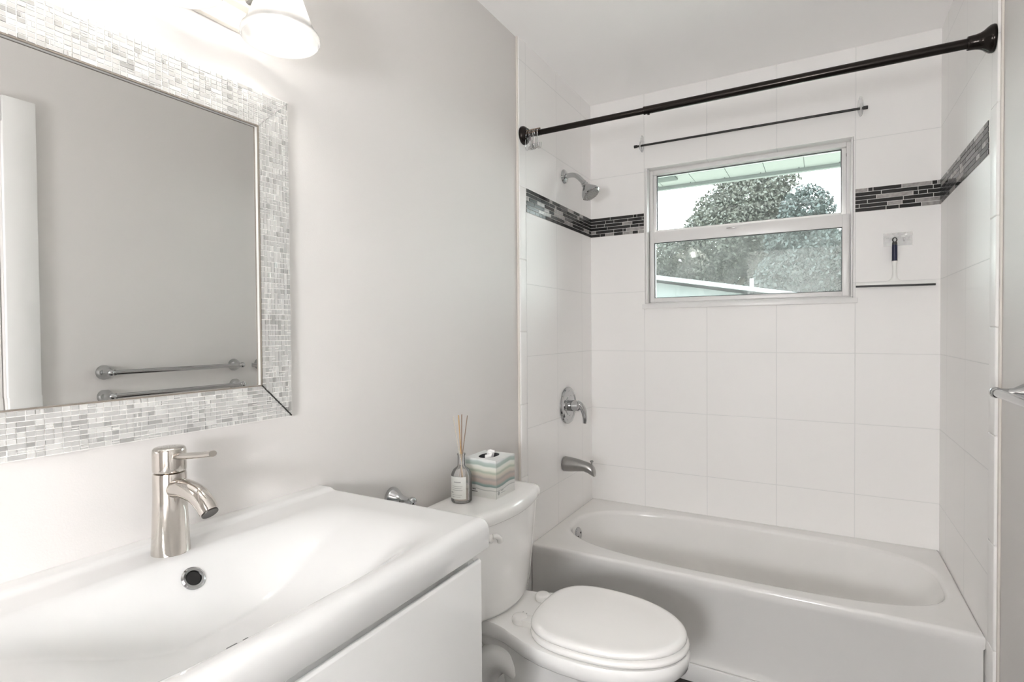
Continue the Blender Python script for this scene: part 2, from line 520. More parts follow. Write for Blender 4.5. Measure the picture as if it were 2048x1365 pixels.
# ------------------------------------------------------------------ window
w1 = struct(bpy.data.objects.new('window_1', None)); COL.objects.link(w1); w1.location = (0.745, 0.06, WZ0); w1['_o'] = [0.745, 0.06, WZ0]
bm = B()
box(bm, WX0, 0.318, 0.058, 0.128, WZ0, WZ1)
box(bm, 1.174, WX1, 0.058, 0.128, WZ0, WZ1)
box(bm, 0.318, 1.174, 0.058, 0.128, 2.062, WZ1)
box(bm, 0.318, 1.174, 0.046, 0.128, WZ0, 1.403)
obj('window_frame', bm, M['vinyl'], w1, bevel=0.002)
def sash(name, x0, x1, xi0, xi1, z0, z1, zi0, zi1, y0, y1):
    bm = B()
    box(bm, x0, xi0, y0, y1, z0, z1); box(bm, xi1, x1, y0, y1, z0, z1)
    box(bm, xi0, xi1, y0, y1, zi1, z1); box(bm, xi0, xi1, y0, y1, z0, zi0)
    o = obj(name, bm, M['vinyl'], w1, bevel=0.0015)
    bm = B(); t = 0.003
    box(bm, xi0, xi0 + t, y1 - 0.016, y1 - 0.004, zi0, zi1); box(bm, xi1 - t, xi1, y1 - 0.016, y1 - 0.004, zi0, zi1)
    box(bm, xi0 + t, xi1 - t, y1 - 0.016, y1 - 0.004, zi1 - t, zi1); box(bm, xi0 + t, xi1 - t, y1 - 0.016, y1 - 0.004, zi0, zi0 + t)
    obj('gasket', bm, M['gasket'], o, smooth=False)
    return o
up_s = sash('upper_sash', 0.3185, 1.1735, 0.332, 1.156, 1.752, 2.0615, 1.777, 2.0605, 0.076, 0.104)
lo_s = sash('lower_sash', 0.309, 1.184, 0.331, 1.158, 1.4035, 1.762, 1.4235, 1.7065, 0.036, 0.0575)
bm = B(); box(bm, 0.333, 1.155, 0.092, 0.0945, 1.778, 2.0595); obj('pane', bm, M['pane_up'], up_s, smooth=False)
bm = B(); box(bm, 0.332, 1.157, 0.047, 0.0495, 1.4245, 1.7055); obj('pane', bm, M['pane_low'], lo_s, smooth=False)
bm = B()
box(bm, 0.282, 1.214, -0.020, -0.0005, 1.369, 1.3915); box(bm, WX0 + 0.001, WX1 - 0.001, -0.0005, 0.046, 1.392, 1.3965)
obj('window_sill', bm, M['vinyl'], w1, bevel=0.003)
bm = B(); box(bm, 0.68, 0.72, 0.030, 0.036, 1.745, 1.750); obj('sash_latch', bm, M['nickel'], lo_s, bevel=0.001)
bm = B()
for z in (1.755, 2.02): box(bm, 1.1725, 1.1738, 0.057, 0.066, z, z + 0.012)
obj('jamb_clip', bm, M['gasket'], w1, smooth=False)
bm = B(); box(bm, WX0 + 0.001, WX0 + 0.012, 0.0, 0.058, 1.397, WZ1 - 0.001); box(bm, WX1 - 0.008, WX1 - 0.001, 0.0, 0.058, 1.397, WZ1 - 0.001)
obj('jamb_liner', bm, M['vinyl'], w1, bevel=0.002)

# ------------------------------------------------------------------ outside
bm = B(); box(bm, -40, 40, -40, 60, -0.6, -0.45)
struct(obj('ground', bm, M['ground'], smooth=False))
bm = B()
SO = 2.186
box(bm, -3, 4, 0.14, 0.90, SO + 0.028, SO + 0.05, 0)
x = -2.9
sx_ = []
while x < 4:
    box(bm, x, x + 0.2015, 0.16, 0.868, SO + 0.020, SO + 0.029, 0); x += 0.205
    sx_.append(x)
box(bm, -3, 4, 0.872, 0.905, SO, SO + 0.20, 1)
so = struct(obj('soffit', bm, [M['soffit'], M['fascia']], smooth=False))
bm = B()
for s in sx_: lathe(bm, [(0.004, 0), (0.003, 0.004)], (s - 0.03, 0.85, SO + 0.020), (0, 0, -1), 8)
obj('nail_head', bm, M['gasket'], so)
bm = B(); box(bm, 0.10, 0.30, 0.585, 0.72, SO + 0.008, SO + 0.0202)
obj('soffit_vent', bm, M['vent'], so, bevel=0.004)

def leaves(bm, blobs, n, size, seedv):
    rnd = random.Random(seedv)
    tot = sum(b[3] * b[4] * b[5] for b in blobs)
    for (cx, cy, cz, rx, ry, rz) in blobs:
        for _ in range(int(n * rx * ry * rz / tot)):
            # mostly in the outer shell
            while True:
                p = Vector((rnd.uniform(-1, 1), rnd.uniform(-1, 1), rnd.uniform(-1, 1)))
                if 0.35 < p.length < 1: break
            c = Vector((cx + p.x * rx, cy + p.y * ry, cz + p.z * rz))
            s = size * rnd.uniform(0.5, 1.4)
            u = Vector((rnd.gauss(0, 1), rnd.gauss(0, 1), rnd.gauss(0, 1))).normalized()
            v = u.orthogonal().normalized()
            v = Matrix.Rotation(rnd.uniform(0, 6.28), 3, u) @ v
            w = u.cross(v)
            q = [c + v * s, c + w * s * 0.5, c - v * s, c - w * s * 0.5]
            bm.faces.new([bm.verts.new(t) for t in q])
def tree(label, x, y, blobs, n, size, lm, seedv, group='trees beyond the window'):
    t = thing('oak_tree', label, 'tree', (x, y, -0.45), group)
    bm = B(); leaves(bm, blobs, n, size, seedv)
    obj('crown', bm, lm, t, smooth=False)
    bm = B()
    tube(bm, smooth_path([(x, y, -0.45), (x + 0.1, y, 1.5), (x - 0.1, y, 3.2), (x + 0.2, y + 0.2, 5.0)], 6), [0.32 - 0.011 * i for i in range(19)], 10)
    rnd = random.Random(seedv + 5)
    for b in blobs[:6]:
        tube(bm, smooth_path([(x, y, 2.0), ((x + b[0]) / 2, (y + b[1]) / 2, (2.0 + b[2]) / 2 + 0.2), (b[0], b[1], b[2])], 6), [0.14 - 0.008 * i for i in range(13)], 7)
    obj('trunk', bm, M['bark'], t)
    return t
def rblobs(seedv, x0, x1, y0, y1, z0, z1, n, r0, r1):
    r = random.Random(seedv)
    out = []
    for _ in range(n):
        s = r.uniform(r0, r1)
        out.append((r.uniform(x0, x1), r.uniform(y0, y1), r.uniform(z0, z1), s, s, s * 0.8))
    return out
tree('broad olive green oak whose crown fills the middle of the window', -1.9, 18.0,
     [(-2.0, 18, 4.4, 1.5, 1.5, 1.4), (-1.0, 18, 5.6, 1.3, 1.3, 1.3), (-3.2, 17.8, 3.9, 1.0, 1.0, 0.9), (-0.4, 18.3, 4.2, 1.4, 1.4, 1.5), (-2.2, 18, 5.5, 0.8, 0.8, 0.8)] + rblobs(3, -4.3, 0.3, 17, 19, 2.0, 4.4, 12, 0.5, 0.9) + rblobs(9, -2.2, 0.6, 17.5, 18.5, 5.2, 6.7, 7, 0.4, 0.7),
     70000, 0.065, M['leaf_a'], 11)
tree('darker blue green oak filling the right side of the window', 0.9, 15.2,
     [(0.75, 15.2, 4.6, 0.75, 0.7, 0.85), (1.0, 15.2, 3.0, 1.2, 1.0, 1.2), (0.2, 15.2, 2.7, 0.9, 0.9, 0.9), (0.2, 15.2, 3.8, 0.6, 0.6, 0.6)] + rblobs(5, 0.0, 1.9, 14.8, 15.6, 2.0, 3.7, 6, 0.5, 0.7),
     42000, 0.058, M['leaf_b'], 12)
tree('hazy low oak seen far behind the pale neighbouring roof', -4.6, 24.0,
     rblobs(21, -8.0, 3.5, 23, 25, 2.2, 3.9, 16, 0.8, 1.3), 34000, 0.085, M['leaf_a'], 13)

nb = thing('neighbour_house', 'pale neighbouring house with a low white roof seen low in the window', 'house', (-1.6, 12.0, -0.45))
bm = B()
loft(bm, [[(-4.2, y, -0.45), (0.30, y, -0.45), (0.30, y, 1.96), (-4.2, y, 2.78)] for y in (11.1, 13.0)])
obj('house_wall', bm, M['house'], nb, smooth=False)
bm = B()
loft(bm, [[(-4.4, y, 2.86), (0.80, y, 1.96), (0.80, y, 2.05), (-4.4, y, 2.98)] for y in (10.8, 13.2)])
obj('house_roof', bm, M['roofw'], nb, smooth=False)
bm = B(); tube(bm, [(-0.36, 11.6, 2.1), (-0.36, 11.6, 2.50)], 0.045, 12)
obj('vent_pipe', bm, M['roofw'], nb)

# ------------------------------------------------------------------ bathtub
ZR = 0.355
tub = thing('bathtub', 'white alcove bathtub with a plain front apron below the window', 'bathtub', (0.75, -0.37, FL))
def sup(cx, cy, ax0, ax1, by, n0, n1, z, N=144, angs=None):
    out = []
    for t in angs:
        c, s = math.cos(t), math.sin(t)
        a, n = (ax1, n1) if c >= 0 else (ax0, n0)
        k = (abs(c) / a) ** n + (abs(s) / by) ** n
        r = k ** (-1.0 / n)
        out.append((cx + r * c, cy + r * s, z))
    return out
TX, TY = 0.765, -0.369
ox0, ox1, oy0, oy1 = 0.0005, W - 0.0005, -0.722, -0.0005
N = 160
cors = sorted([math.atan2(y - TY, x - TX) for x in (ox0, ox1) for y in (oy0, oy1)])
angs = []
cc = cors + [cors[0] + 2 * PI]
for a, b in zip(cc, cc[1:]):
    k = 44 if (b - a) > 1.5 else 20
    angs += [a + (b - a) * i / k for i in range(k)]
def rect(ins, z):
    out = []
    x0, x1, y0, y1 = ox0 + ins, ox1 - ins, oy0 + ins, oy1 - ins
    for t in angs:
        c, s = math.cos(t), math.sin(t)
        r = 1e9
        if c > 1e-9: r = min(r, (ox1 - TX) / c)
        if c < -1e-9: r = min(r, (ox0 - TX) / c)
        if s > 1e-9: r = min(r, (oy1 - TY) / s)
        if s < -1e-9: r = min(r, (oy0 - TY) / s)
        x, y = TX + r * c, TY + r * s
        out.append((min(max(x, x0), x1), min(max(y, y0), y1), z))
    return out
loops = [rect(0.004, FL), rect(0.004, ZR - 0.045), rect(0.0, ZR - 0.038)]
for k in range(0, 7):
    a = PI / 2 * k / 6
    loops.append(rect(0.012 * (1 - math.cos(a)), ZR - 0.012 + 0.012 * math.sin(a)))
def rim(a, z, l=0.0, r=0.0, f=0.0):
    return sup(TX + (l - r) * 0.0, TY, 0.718 - a - l, 0.70 - a - r, 0.304 - a - f, 2.7, 3.2, z, angs=angs)
loops.append(rim(-0.004, ZR))
for k in range(1, 7):
    a = PI / 2 * k / 6
    loops.append(rim(0.018 * math.sin(a), ZR - 0.018 * (1 - math.cos(a))))
loops += [rim(0.020, 0.30, 0.0, 0.03), rim(0.026, 0.22, 0.006, 0.085), rim(0.036, 0.14, 0.016, 0.14), rim(0.052, 0.085, 0.034, 0.18), rim(0.075, 0.05, 0.05, 0.22, 0.01), rim(0.11, 0.032, 0.07, 0.25, 0.02), rim(0.2, 0.026, 0.1, 0.28, 0.03)]
bm = B(); loft(bm, loops, False, True)
obj('tub_shell', bm, M['enamel'], tub, angle=60)
bm = B()
oc = Vector((0.0665, -0.372, 0.287)); ax = Vector((1, 0, 0.08))
lathe(bm, [(0.034, -0.004), (0.034, 0.006), (0.030, 0.011), (0.012, 0.012), (0.0, 0.0122)], oc, ax, 32, cap0=True, cap1=False)
op = obj('overflow_plate', bm, M['chrome'], tub)
for dy in (-0.016, 0.016):
    bm = B(); lathe(bm, [(0.0045, 0), (0.004, 0.002)], oc + ax.normalized() * 0.0115 + Vector((0, dy, dy * 0.3)), ax, 10)
    obj('plate_screw', bm, M['darkchrome'], op)
bm = B(); lathe(bm, [(0.032, 0), (0.03, 0.005), (0.01, 0.006)], (0.30, -0.369, 0.026), (0, 0, 1), 28)
obj('tub_drain', bm, M['chrome'], tub)

# ------------------------------------------------------------------ shower fittings
sv = thing('shower_valve', 'round chrome shower valve with a curved lever on the left tile wall', 'shower valve', (0, -0.326, 0.895))
bm = B()
lathe(bm, [(0.090, 0.0), (0.090, 0.004), (0.086, 0.009), (0.074, 0.012), (0.070, 0.009), (0.050, 0.010), (0.046, 0.014), (0.044, 0.014)], (0.001, -0.326, 0.895), (1, 0, 0), 48)
obj('escutcheon', bm, M['chrome'], sv)
bm = B()
lathe(bm, [(0.027, 0.012), (0.027, 0.040), (0.025, 0.058), (0.016, 0.066), (0.004, 0.068)], (0.001, -0.326, 0.895), (1, 0, 0), 28)
p = smooth_path([(0.050, -0.326, 0.905), (0.068, -0.322, 0.897), (0.082, -0.318, 0.870), (0.086, -0.315, 0.838), (0.084, -0.313, 0.812)], 8)
tube(bm, p, [0.019 - 0.010 * i / (len(p) - 1) for i in range(len(p))], 16)
obj('lever_handle', bm, M['chrome'], sv)

ts = thing('tub_spout', 'stubby brushed metal tub spout below the shower valve', 'tub spout', (0, -0.372, 0.619))
bm = B()
def ell(x, z0, z1, hw, n=24):
    zc, hz = (z0 + z1) / 2, (z1 - z0) / 2
    return [(x, -0.372 + hw * math.cos(2 * PI * i / n), zc + hz * math.sin(2 * PI * i / n)) for i in range(n)]
loft(bm, [ell(0.001, 0.586, 0.652, 0.033), ell(0.006, 0.583, 0.655, 0.036), ell(0.03, 0.585, 0.654, 0.035), ell(0.07, 0.590, 0.649, 0.030), ell(0.105, 0.594, 0.642, 0.026), ell(0.125, 0.588, 0.638, 0.024), ell(0.143, 0.578, 0.631, 0.022), ell(0.153, 0.574, 0.620, 0.019), ell(0.158, 0.575, 0.606, 0.015)])
obj('spout_body', bm, M['nickel'], ts, angle=50)
bm = B(); lathe(bm, [(0.003, 0), (0.003, 0.010), (0.008, 0.012), (0.008, 0.018), (0.005, 0.020)], (0.142, -0.372, 0.630), (0, 0, 1), 16)
obj('diverter_knob', bm, M['nickel'], ts)

sh = thing('wall_shower', 'chrome shower head on a bent arm above the mosaic band', 'shower head', (0, -0.352, 2.0))
Y = -0.352
bm = B(); lathe(bm, [(0.034, 0), (0.033, 0.004), (0.026, 0.010), (0.015, 0.013), (0.012, 0.013)], (0.001, Y, 2.0), (1, 0, 0), 32)
obj('wall_flange', bm, M['chrome'], sh)
bm = B(); tube(bm, smooth_path([(0.004, Y, 2.0), (0.04, Y, 2.002), (0.068, Y, 1.992), (0.10, Y, 1.960)], 8), 0.0115, 16)
obj('shower_arm', bm, M['chrome'], sh)
ha = Vector((0.56, -0.10, -0.83)).normalized()
ho = Vector((0.098, Y, 1.962))
bm = B()
lathe(bm, [(0.013, 0), (0.014, 0.004), (0.014, 0.014), (0.017, 0.018), (0.017, 0.026), (0.021, 0.032), (0.030, 0.044), (0.040, 0.060), (0.044, 0.070), (0.044, 0.078), (0.041, 0.081)], ho, ha, 40)
hd = obj('spray_head', bm, M['chrome'], sh)
bm = B(); lathe(bm, [(0.040, 0.0812), (0.036, 0.084), (0.030, 0.083), (0.012, 0.085)], ho, ha, 32)
_, hu, hv = frame_of(ha)
for rr, n in ((0.014, 6), (0.025, 12), (0.034, 18)):
    for i in range(n):
        a = 2 * PI * i / n
        lathe(bm, [(0.0016, 0.082), (0.0012, 0.0875)], ho + hu * rr * math.cos(a) + hv * rr * math.sin(a), ha, 6)
obj('spray_face', bm, M['nickel'], hd)

# ------------------------------------------------------------------ shower curtain rod, rings
RY, RZ = -0.770, 2.067
rod = thing('shower_curtain_rod', 'dark bronze telescoping shower curtain rod spanning the tub', 'curtain rod', (0.75, RY, RZ))
bm = B(); tube(bm, [(0.018, RY, RZ), (0.515, RY, RZ)], 0.0115, 24)
obj('inner_tube', bm, M['bronze'], rod)
bm = B(); tube(bm, [(0.508, RY, RZ), (W - 0.03, RY, RZ)], 0.0142, 24)
lathe(bm, [(0.0142, 0), (0.0148, 0.001), (0.0148, 0.004), (0.0142, 0.005)], (0.506, RY, RZ), (1, 0, 0), 24)
box(bm, 0.520, 0.528, RY - 0.003, RY + 0.003, RZ - 0.018, RZ - 0.013)
obj('outer_tube', bm, M['bronze'], rod)
bell = [(0.037, 0.0), (0.038, 0.003), (0.037, 0.010), (0.033, 0.016), (0.026, 0.024), (0.022, 0.032), (0.020, 0.042), (0.019, 0.058), (0.0175, 0.060)]
bm = B(); lathe(bm, bell[:5] + [(0.020, 0.020), (0.016, 0.022)], (0.001, RY, RZ), (1, 0, 0), 36); obj('end_flange', bm, M['bronze'], rod)
bm = B(); lathe(bm, bell, (W - 0.001, RY, RZ), (-1, 0, 0), 36); obj('end_flange', bm, M['bronze'], rod)

def make_ring():
    r = thing('shower_curtain_ring', '', 'curtain ring', (0, RY, RZ), 'curtain rings bunched on the rod')
    bm = B()
    pts = []
    R = 0.0165
    for i in range(13):
        a = PI * (-0.15 + 1.3 * i / 12)
        pts.append((0, RY + R * math.cos(a), RZ + R * math.sin(a)))
    pts += [(0, RY - 0.017, RZ - 0.035), (0.001, RY - 0.013, RZ - 0.058), (0.001, RY - 0.002, RZ - 0.064), (0.001, RY + 0.008, RZ - 0.056), (0, RY + 0.012, RZ - 0.035)]
    tube(bm, smooth_path(pts, 2), 0.0010, 6)
    obj('ring_wire', bm, M['chrome'], r)
    for k in range(5):
        bm = B()
        a = PI * (0.02 + 0.96 * k / 4)
        sphere(bm, (0, RY + R * math.cos(a), RZ + R * math.sin(a)), 0.0036, 8, 6)
        obj('roller_bead', bm, M['bead'], r)
    return r
def copy_tree(o, parent=None):
    c = o.copy(); COL.objects.link(c); c.parent = parent
    for ch in list(o.children): copy_tree(ch, c)
    return c
ring0 = make_ring()
ring0['label'] = 'thin steel curtain ring with roller beads hanging in the bunch at the rod\'s left end'
for i in range(12):
    o = ring0 if i == 0 else copy_tree(ring0)
    o.location = (0.027 + i * 0.0047 + random.uniform(-0.001, 0.001), RY, RZ)
    o.rotation_euler = (random.uniform(-0.10, 0.10), random.uniform(-0.05, 0.22), random.uniform(-0.15, 0.15))

# ------------------------------------------------------------------ slim rod above the window, clear hooks
CY = -0.030
cz = lambda x: 2.193 - 0.0055 * (x - 0.25)
cr_ = thing('cafe_curtain_rod', 'thin black rod with blunt end caps hung above the window', 'curtain rod', (0.745, CY, cz(0.745)))
bm = B(); tube(bm, [(0.262, CY, cz(0.262)), (1.232, CY, cz(1.232))], 0.0052, 14); obj('rod_tube', bm, M['blackrod'], cr_)
for a, b in ((0.247, 0.263), (1.230, 1.247)):
    bm = B(); tube(bm, [(a, CY, cz(a)), (b, CY, cz(b))], 0.0074, 14); obj('end_cap', bm, M['blackrod'], cr_, bevel=0.001)
def clear_hook(x, label):
    z = cz(x)
    h = thing('adhesive_hook', label, 'hook', (x, 0, z), 'clear hooks holding the thin rod')
    bm = B()
    n = 24
    lp = lambda y, s: [(x + s * 0.011 * math.cos(2 * PI * i / n), y, z + 0.018 + s * 0.044 * math.sin(2 * PI * i / n)) for i in range(n)]
    loft(bm, [lp(-0.0005, 1.0), lp(-0.003, 1.0), lp(-0.004, 0.9)])
    obj('hook_plate', bm, M['clear'], h, angle=50)
    bm = B()
    p = smooth_path([(x, -0.003, z + 0.012), (x, -0.008, z - 0.010), (x, -0.022, z - 0.0175), (x, -0.036, z - 0.014), (x, -0.0415, z + 0.002), (x, -0.040, z + 0.016)], 6)
    tube(bm, p, 0.0085, 12, sx=0.42)
    obj('hook_arm', bm, M['clear'], h, angle=60)
clear_hook(0.280, 'clear plastic hook holding the left end of the thin black rod')
clear_hook(1.2225, 'clear plastic hook holding the right end of the thin black rod')

# ------------------------------------------------------------------ squeegee and its hook plate
QX = 1.343
hk = thing('hook_plate', 'clear two-pronged adhesive hook plate holding the squeegee on the tile', 'hook', (1.355, 0, 1.63))
bm = B(); box(bm, 1.305, 1.405, -0.0022, -0.0004, 1.603, 1.657); obj('backing_plate', bm, M['clear'], hk, bevel=0.0008)
for x in (QX, QX + 0.032):
    bm = B()
    tube(bm, smooth_path([(x, -0.002, 1.634), (x, -0.010, 1.622), (x, -0.018, 1.622), (x, -0.021, 1.631)], 5), 0.0028, 8)
    obj('prong', bm, M['clear'], hk)
sq = thing('squeegee', 'white shower squeegee with a navy handle hanging right of the window', 'squeegee', (QX, -0.014, 1.50))
YQ = -0.0135
bm = B()
tube(bm, [(QX + 0.0065 * math.cos(2 * PI * i / 28) * 1.15, YQ, 1.6265 + 0.0085 * math.sin(2 * PI * i / 28)) for i in range(28)], 0.0022, 8, closed=True)
obj('hanging_loop', bm, M['charcoal'], sq)
bm = B(); lathe(bm, [(0.006, 0), (0.0085, 0.002), (0.009, 0.010), (0.009, 0.013)], (QX, YQ, 1.6185), (0, 0, -1), 20); obj('handle_cap', bm, M['charcoal'], sq)
bm = B(); lathe(bm, [(0.0092, 0), (0.0095, 0.01), (0.0098, 0.06), (0.0102, 0.066)], (QX, YQ, 1.6052), (0, 0, -1), 24); obj('grip', bm, M['navy'], sq)
bm = B()
hw = lambda z: 0.0092 + 0.022 * max(0, (1.475 - z) / 0.025) ** 2
loops = []
for z in (1.5388, 1.53, 1.515, 1.50, 1.485, 1.475, 1.468, 1.462, 1.456, 1.450):
    t = (1.5388 - z) / (1.5388 - 1.45)
    w_ = (0.0102 - 0.0025 * math.sin(min(1, t * 1.3) * PI)) + (0.030 * max(0, (1.472 - z) / 0.022) ** 2)
    d_ = 0.0098 - 0.004 * t
    loops.append([(QX + w_ * math.cos(2 * PI * i / 24), YQ + d_ * math.sin(2 * PI * i / 24), z) for i in range(24)])
loft(bm, loops)
xa, xb = 1.2055, 1.4805
zz = lambda x: -0.012 * (x - QX) 
def bar(z0, z1, y0, y1, inset=0.0):
    vs = []
    for x in (xa + inset, xb - inset):
        k = zz(x)
        vs.append([(x, y0, z0 + k), (x, y1, z0 + k), (x, y1 + 0.002, z1 + k), (x, y0 - 0.0 + 0.001, z1 + k)])
    return vs
loft(bm, bar(1.4405, 1.4535, -0.021, -0.007))
obj('squeegee_head', bm, M['white_pl'], sq, bevel=0.0012)
bm = B(); loft(bm, bar(1.4325, 1.4415, -0.0195, -0.0135, 0.001)); obj('rubber_blade', bm, M['charcoal'], sq, smooth=False)

# ------------------------------------------------------------------ toilet
TC = -1.265
toi = thing('toilet', 'white two-piece toilet with its lid down between vanity and tub', 'toilet', (0.3, TC, FL))
def by_angle(pts, cx, cy, z, n=96):
    """resample a closed outline (list of (x,y)) by direction from a centre"""
    out = []
    P = pts + [pts[0]]
    for k in range(n):
        t = 2 * PI * k / n
        d = Vector((math.cos(t), math.sin(t)))
        best = None
        for (ax_, ay_), (bx_, by_) in zip(P, P[1:]):
            a = Vector((ax_ - cx, ay_ - cy)); e = Vector((bx_ - ax_, by_ - ay_))
            den = d.x * e.y - d.y * e.x
            if abs(den) < 1e-12: continue
            s = (a.x * e.y - a.y * e.x) / den
            u = (a.x * d.y - a.y * d.x) / den
            if s > 0 and -1e-6 <= u <= 1 + 1e-6:
                best = s if best is None else max(best, s)
        out.append((cx + d.x * best, cy + d.y * best, z))
    return out
half = [(0.035, 0.112), (0.12, 0.114), (0.20, 0.117), (0.245, 0.126), (0.29, 0.146), (0.335, 0.165), (0.39, 0.180), (0.46, 0.187), (0.53, 0.185), (0.60, 0.172), (0.66, 0.148), (0.71, 0.114), (0.745, 0.072), (0.762, 0.030)]
top = [(x, TC + y) for x, y in half] + [(0.765, TC)] + [(x, TC - y) for x, y in reversed(half)]
CX0 = 0.42
def off(loop, s, z):
    out = []
    for x, y, _ in loop:
        d = Vector((x - CX0, y - TC)); l = d.length
        d = d * ((l - s) / l)
        out.append((CX0 + d.x, TC + d.y, z))
    return out
o0 = by_angle(top, CX0, TC, 0.0)
def ov(cx, a0, a1, b, z, n=2.2):
    return [(cx + (a1 if math.cos(t) >= 0 else a0) * math.copysign(abs(math.cos(t)) ** (2 / n), math.cos(t)), TC + b * math.copysign(abs(math.sin(t)) ** (2 / n), math.sin(t)), z) for t in (2 * PI * k / 96 for k in range(96))]
def mixl(a, b, t, z): return [(p[0] * (1 - t) + q[0] * t, p[1] * (1 - t) + q[1] * t, z) for p, q in zip(a, b)]
low = ov(0.40, 0.20, 0.27, 0.135, 0)
bm = B()
loft(bm, [off(o0, 0.012, 0.377), off(o0, 0.004, 0.376), off(o0, 0.0, 0.370), off(o0, 0.0, 0.352), off(o0, 0.003, 0.335), off(o0, 0.010, 0.327), off(o0, 0.026, 0.322),
          mixl(off(o0, 0.03, 0), low, 0.35, 0.29), mixl(off(o0, 0.03, 0), low, 0.72, 0.245), mixl(o0, low, 1.0, 0.19),
          ov(0.395, 0.19, 0.215, 0.112, 0.13), ov(0.39, 0.19, 0.18, 0.10, 0.07), ov(0.385, 0.20, 0.19, 0.102, 0.02), ov(0.38, 0.225, 0.215, 0.112, 0.0), ov(0.38, 0.23, 0.22, 0.115, FL)])
# trapway bulging out of both sides of the pedestal
for s in (-1, 1):
    yy = TC + s * 0.066
    p = smooth_path([(0.40, yy, 0.03), (0.365, yy, 0.14), (0.31, yy, 0.225), (0.225, yy, 0.255), (0.160, yy, 0.20), (0.145, yy, 0.09), (0.175, yy, FL + 0.0)], 6)
    tube(bm, p, [0.050] * len(p), 18)
box(bm, 0.12, 0.24, TC - 0.075, TC + 0.075, FL, 0.26)
obj('bowl', bm, M['porcelain'], toi, angle=45)

def egg(s, z, x0=0.322, x1=0.757, b=0.178, cx=0.50, n0=2.9, k=72):
    out = []
    for i in range(k):
        t = 2 * PI * i / k
        c, sn = math.cos(t), math.sin(t)
        a = (x1 - cx - s) if c >= 0 else (cx - x0 - s)
        n = 2.05 if c >= 0 else n0
        r = ((abs(c) / a) ** n + (abs(sn) / (b - s)) ** n) ** (-1 / n)
        out.append((cx + r * c, TC + r * sn, z))
    return out
bm = B()
loft(bm, [egg(0.012, 0.380, x1=0.764, b=0.182), egg(0.002, 0.382, x1=0.764, b=0.182), egg(0.0, 0.387, x1=0.764, b=0.182), egg(0.001, 0.392, x1=0.764, b=0.182), egg(0.006, 0.397, x1=0.764, b=0.182), egg(0.02, 0.399, x1=0.764, b=0.182)])
obj('toilet_seat', bm, M['seatplastic'], toi, angle=60)
bm = B()
lid = [(0.014, 0.4005), (0.004, 0.4015), (0.0, 0.405), (0.0, 0.410), (0.0025, 0.4155), (0.008, 0.419), (0.018, 0.4205), (0.03, 0.4195), (0.06, 0.4205), (0.11, 0.4215), (0.15, 0.422)]
loft(bm, [egg(a, z) for a, z in lid])
obj('toilet_lid', bm, M['seatplastic'], toi, angle=60)
for s in (-1, 1):
    yy = TC + s * 0.078 + 0.003
    bm = B()
    lathe(bm, [(0.024, 0), (0.025, 0.004), (0.025, 0.015), (0.021, 0.021), (0.006, 0.022)], (0.284, yy, 0.377), (0, 0, 1), 24)
    box(bm, 0.288, 0.334, yy - 0.019, yy + 0.019, 0.377, 0.396)
    obj('seat_hinge', bm, M['seatplastic'], toi, bevel=0.0025)
# tank
def tank_loop(hw, x0, xs, xf, z, rc=0.03):
    pts = [(x0, TC + hw * 0.97), (x0 + 0.012, TC + hw)]
    for k in range(9):
        a = PI / 2 - PI / 2 * k / 8
        pts.append((xs - rc + rc * math.cos(a), TC + hw - rc + rc * math.sin(a)))
    for k in range(1, 24):
        y = (hw - rc) * (1 - 2 * k / 24)
        pts.append((xs + (xf - xs) * (1 - (y / (hw - rc)) ** 2), TC + y))
    for k in range(9):
        a = -PI / 2 * k / 8
        pts.append((xs - rc + rc * math.cos(a), TC - hw + rc + rc * math.sin(a)))
    pts += [(x0 + 0.012, TC - hw), (x0, TC - hw * 0.97)]
    return [(x, y, z) for x, y in pts]
def tk(z, g=0.0):
    t = (z - 0.385) / 0.30
    return tank_loop(0.172 + 0.040 * t ** 0.8 if t > 0 else 0.172, 0.018 - g, 0.196 + 0.014 * t, 0.232 + 0.006 * t, z)
def shrink(lp, s, z):
    cx = 0.125
    return [(cx + (x - cx) * (1 - s / 0.11), TC + (y - TC) * (1 - s / 0.19), z) for x, y, _ in lp]
bm = B()
loft(bm, [shrink(tk(0.39), 0.03, 0.378), shrink(tk(0.39), 0.014, 0.381), shrink(tk(0.39), 0.004, 0.388), tk(0.398), tk(0.43), tk(0.48), tk(0.54), tk(0.60), tk(0.65), tk(0.686)])
obj('tank', bm, M['porcelain'], toi, angle=50)
bm = B()
L0 = tank_loop(0.2265, 0.008, 0.216, 0.249, 0, 0.035)
loft(bm, [shrink(L0, 0.012, 0.680), shrink(L0, 0.003, 0.681), shrink(L0, 0.0, 0.685), shrink(L0, 0.0, 0.700), shrink(L0, 0.002, 0.709), shrink(L0, 0.006, 0.7145), shrink(L0, 0.013, 0.7175), shrink(L0, 0.03, 0.718)])
obj('tank_lid', bm, M['porcelain'], toi, angle=50)
bm = B()
lathe(bm, [(0.013, 0.0), (0.013, 0.007), (0.010, 0.011), (0.003, 0.012)], (0.216, -1.400, 0.640), (1, 0, 0), 20)
tube(bm, smooth_path([(0.226, -1.402, 0.648), (0.233, -1.392, 0.646), (0.238, -1.382, 0.638), (0.238, -1.378, 0.626)], 5), [0.008] * 10 + [0.009] * 5 + [0.0085], 12)
obj('flush_lever', bm, M['seatplastic'], toi)
bm = B()
for i, (a, b) in enumerate(((0.0, 0.030), (0.006, 0.020), (0.010, 0.026))):
    box(bm, 0.262 + 0.007 * i, 0.265 + 0.007 * i, TC - 0.045 + a, TC - 0.045 + b, 0.3772, 0.3776)
obj('printed_sticker', bm, M['ink_pale'], toi, smooth=False)

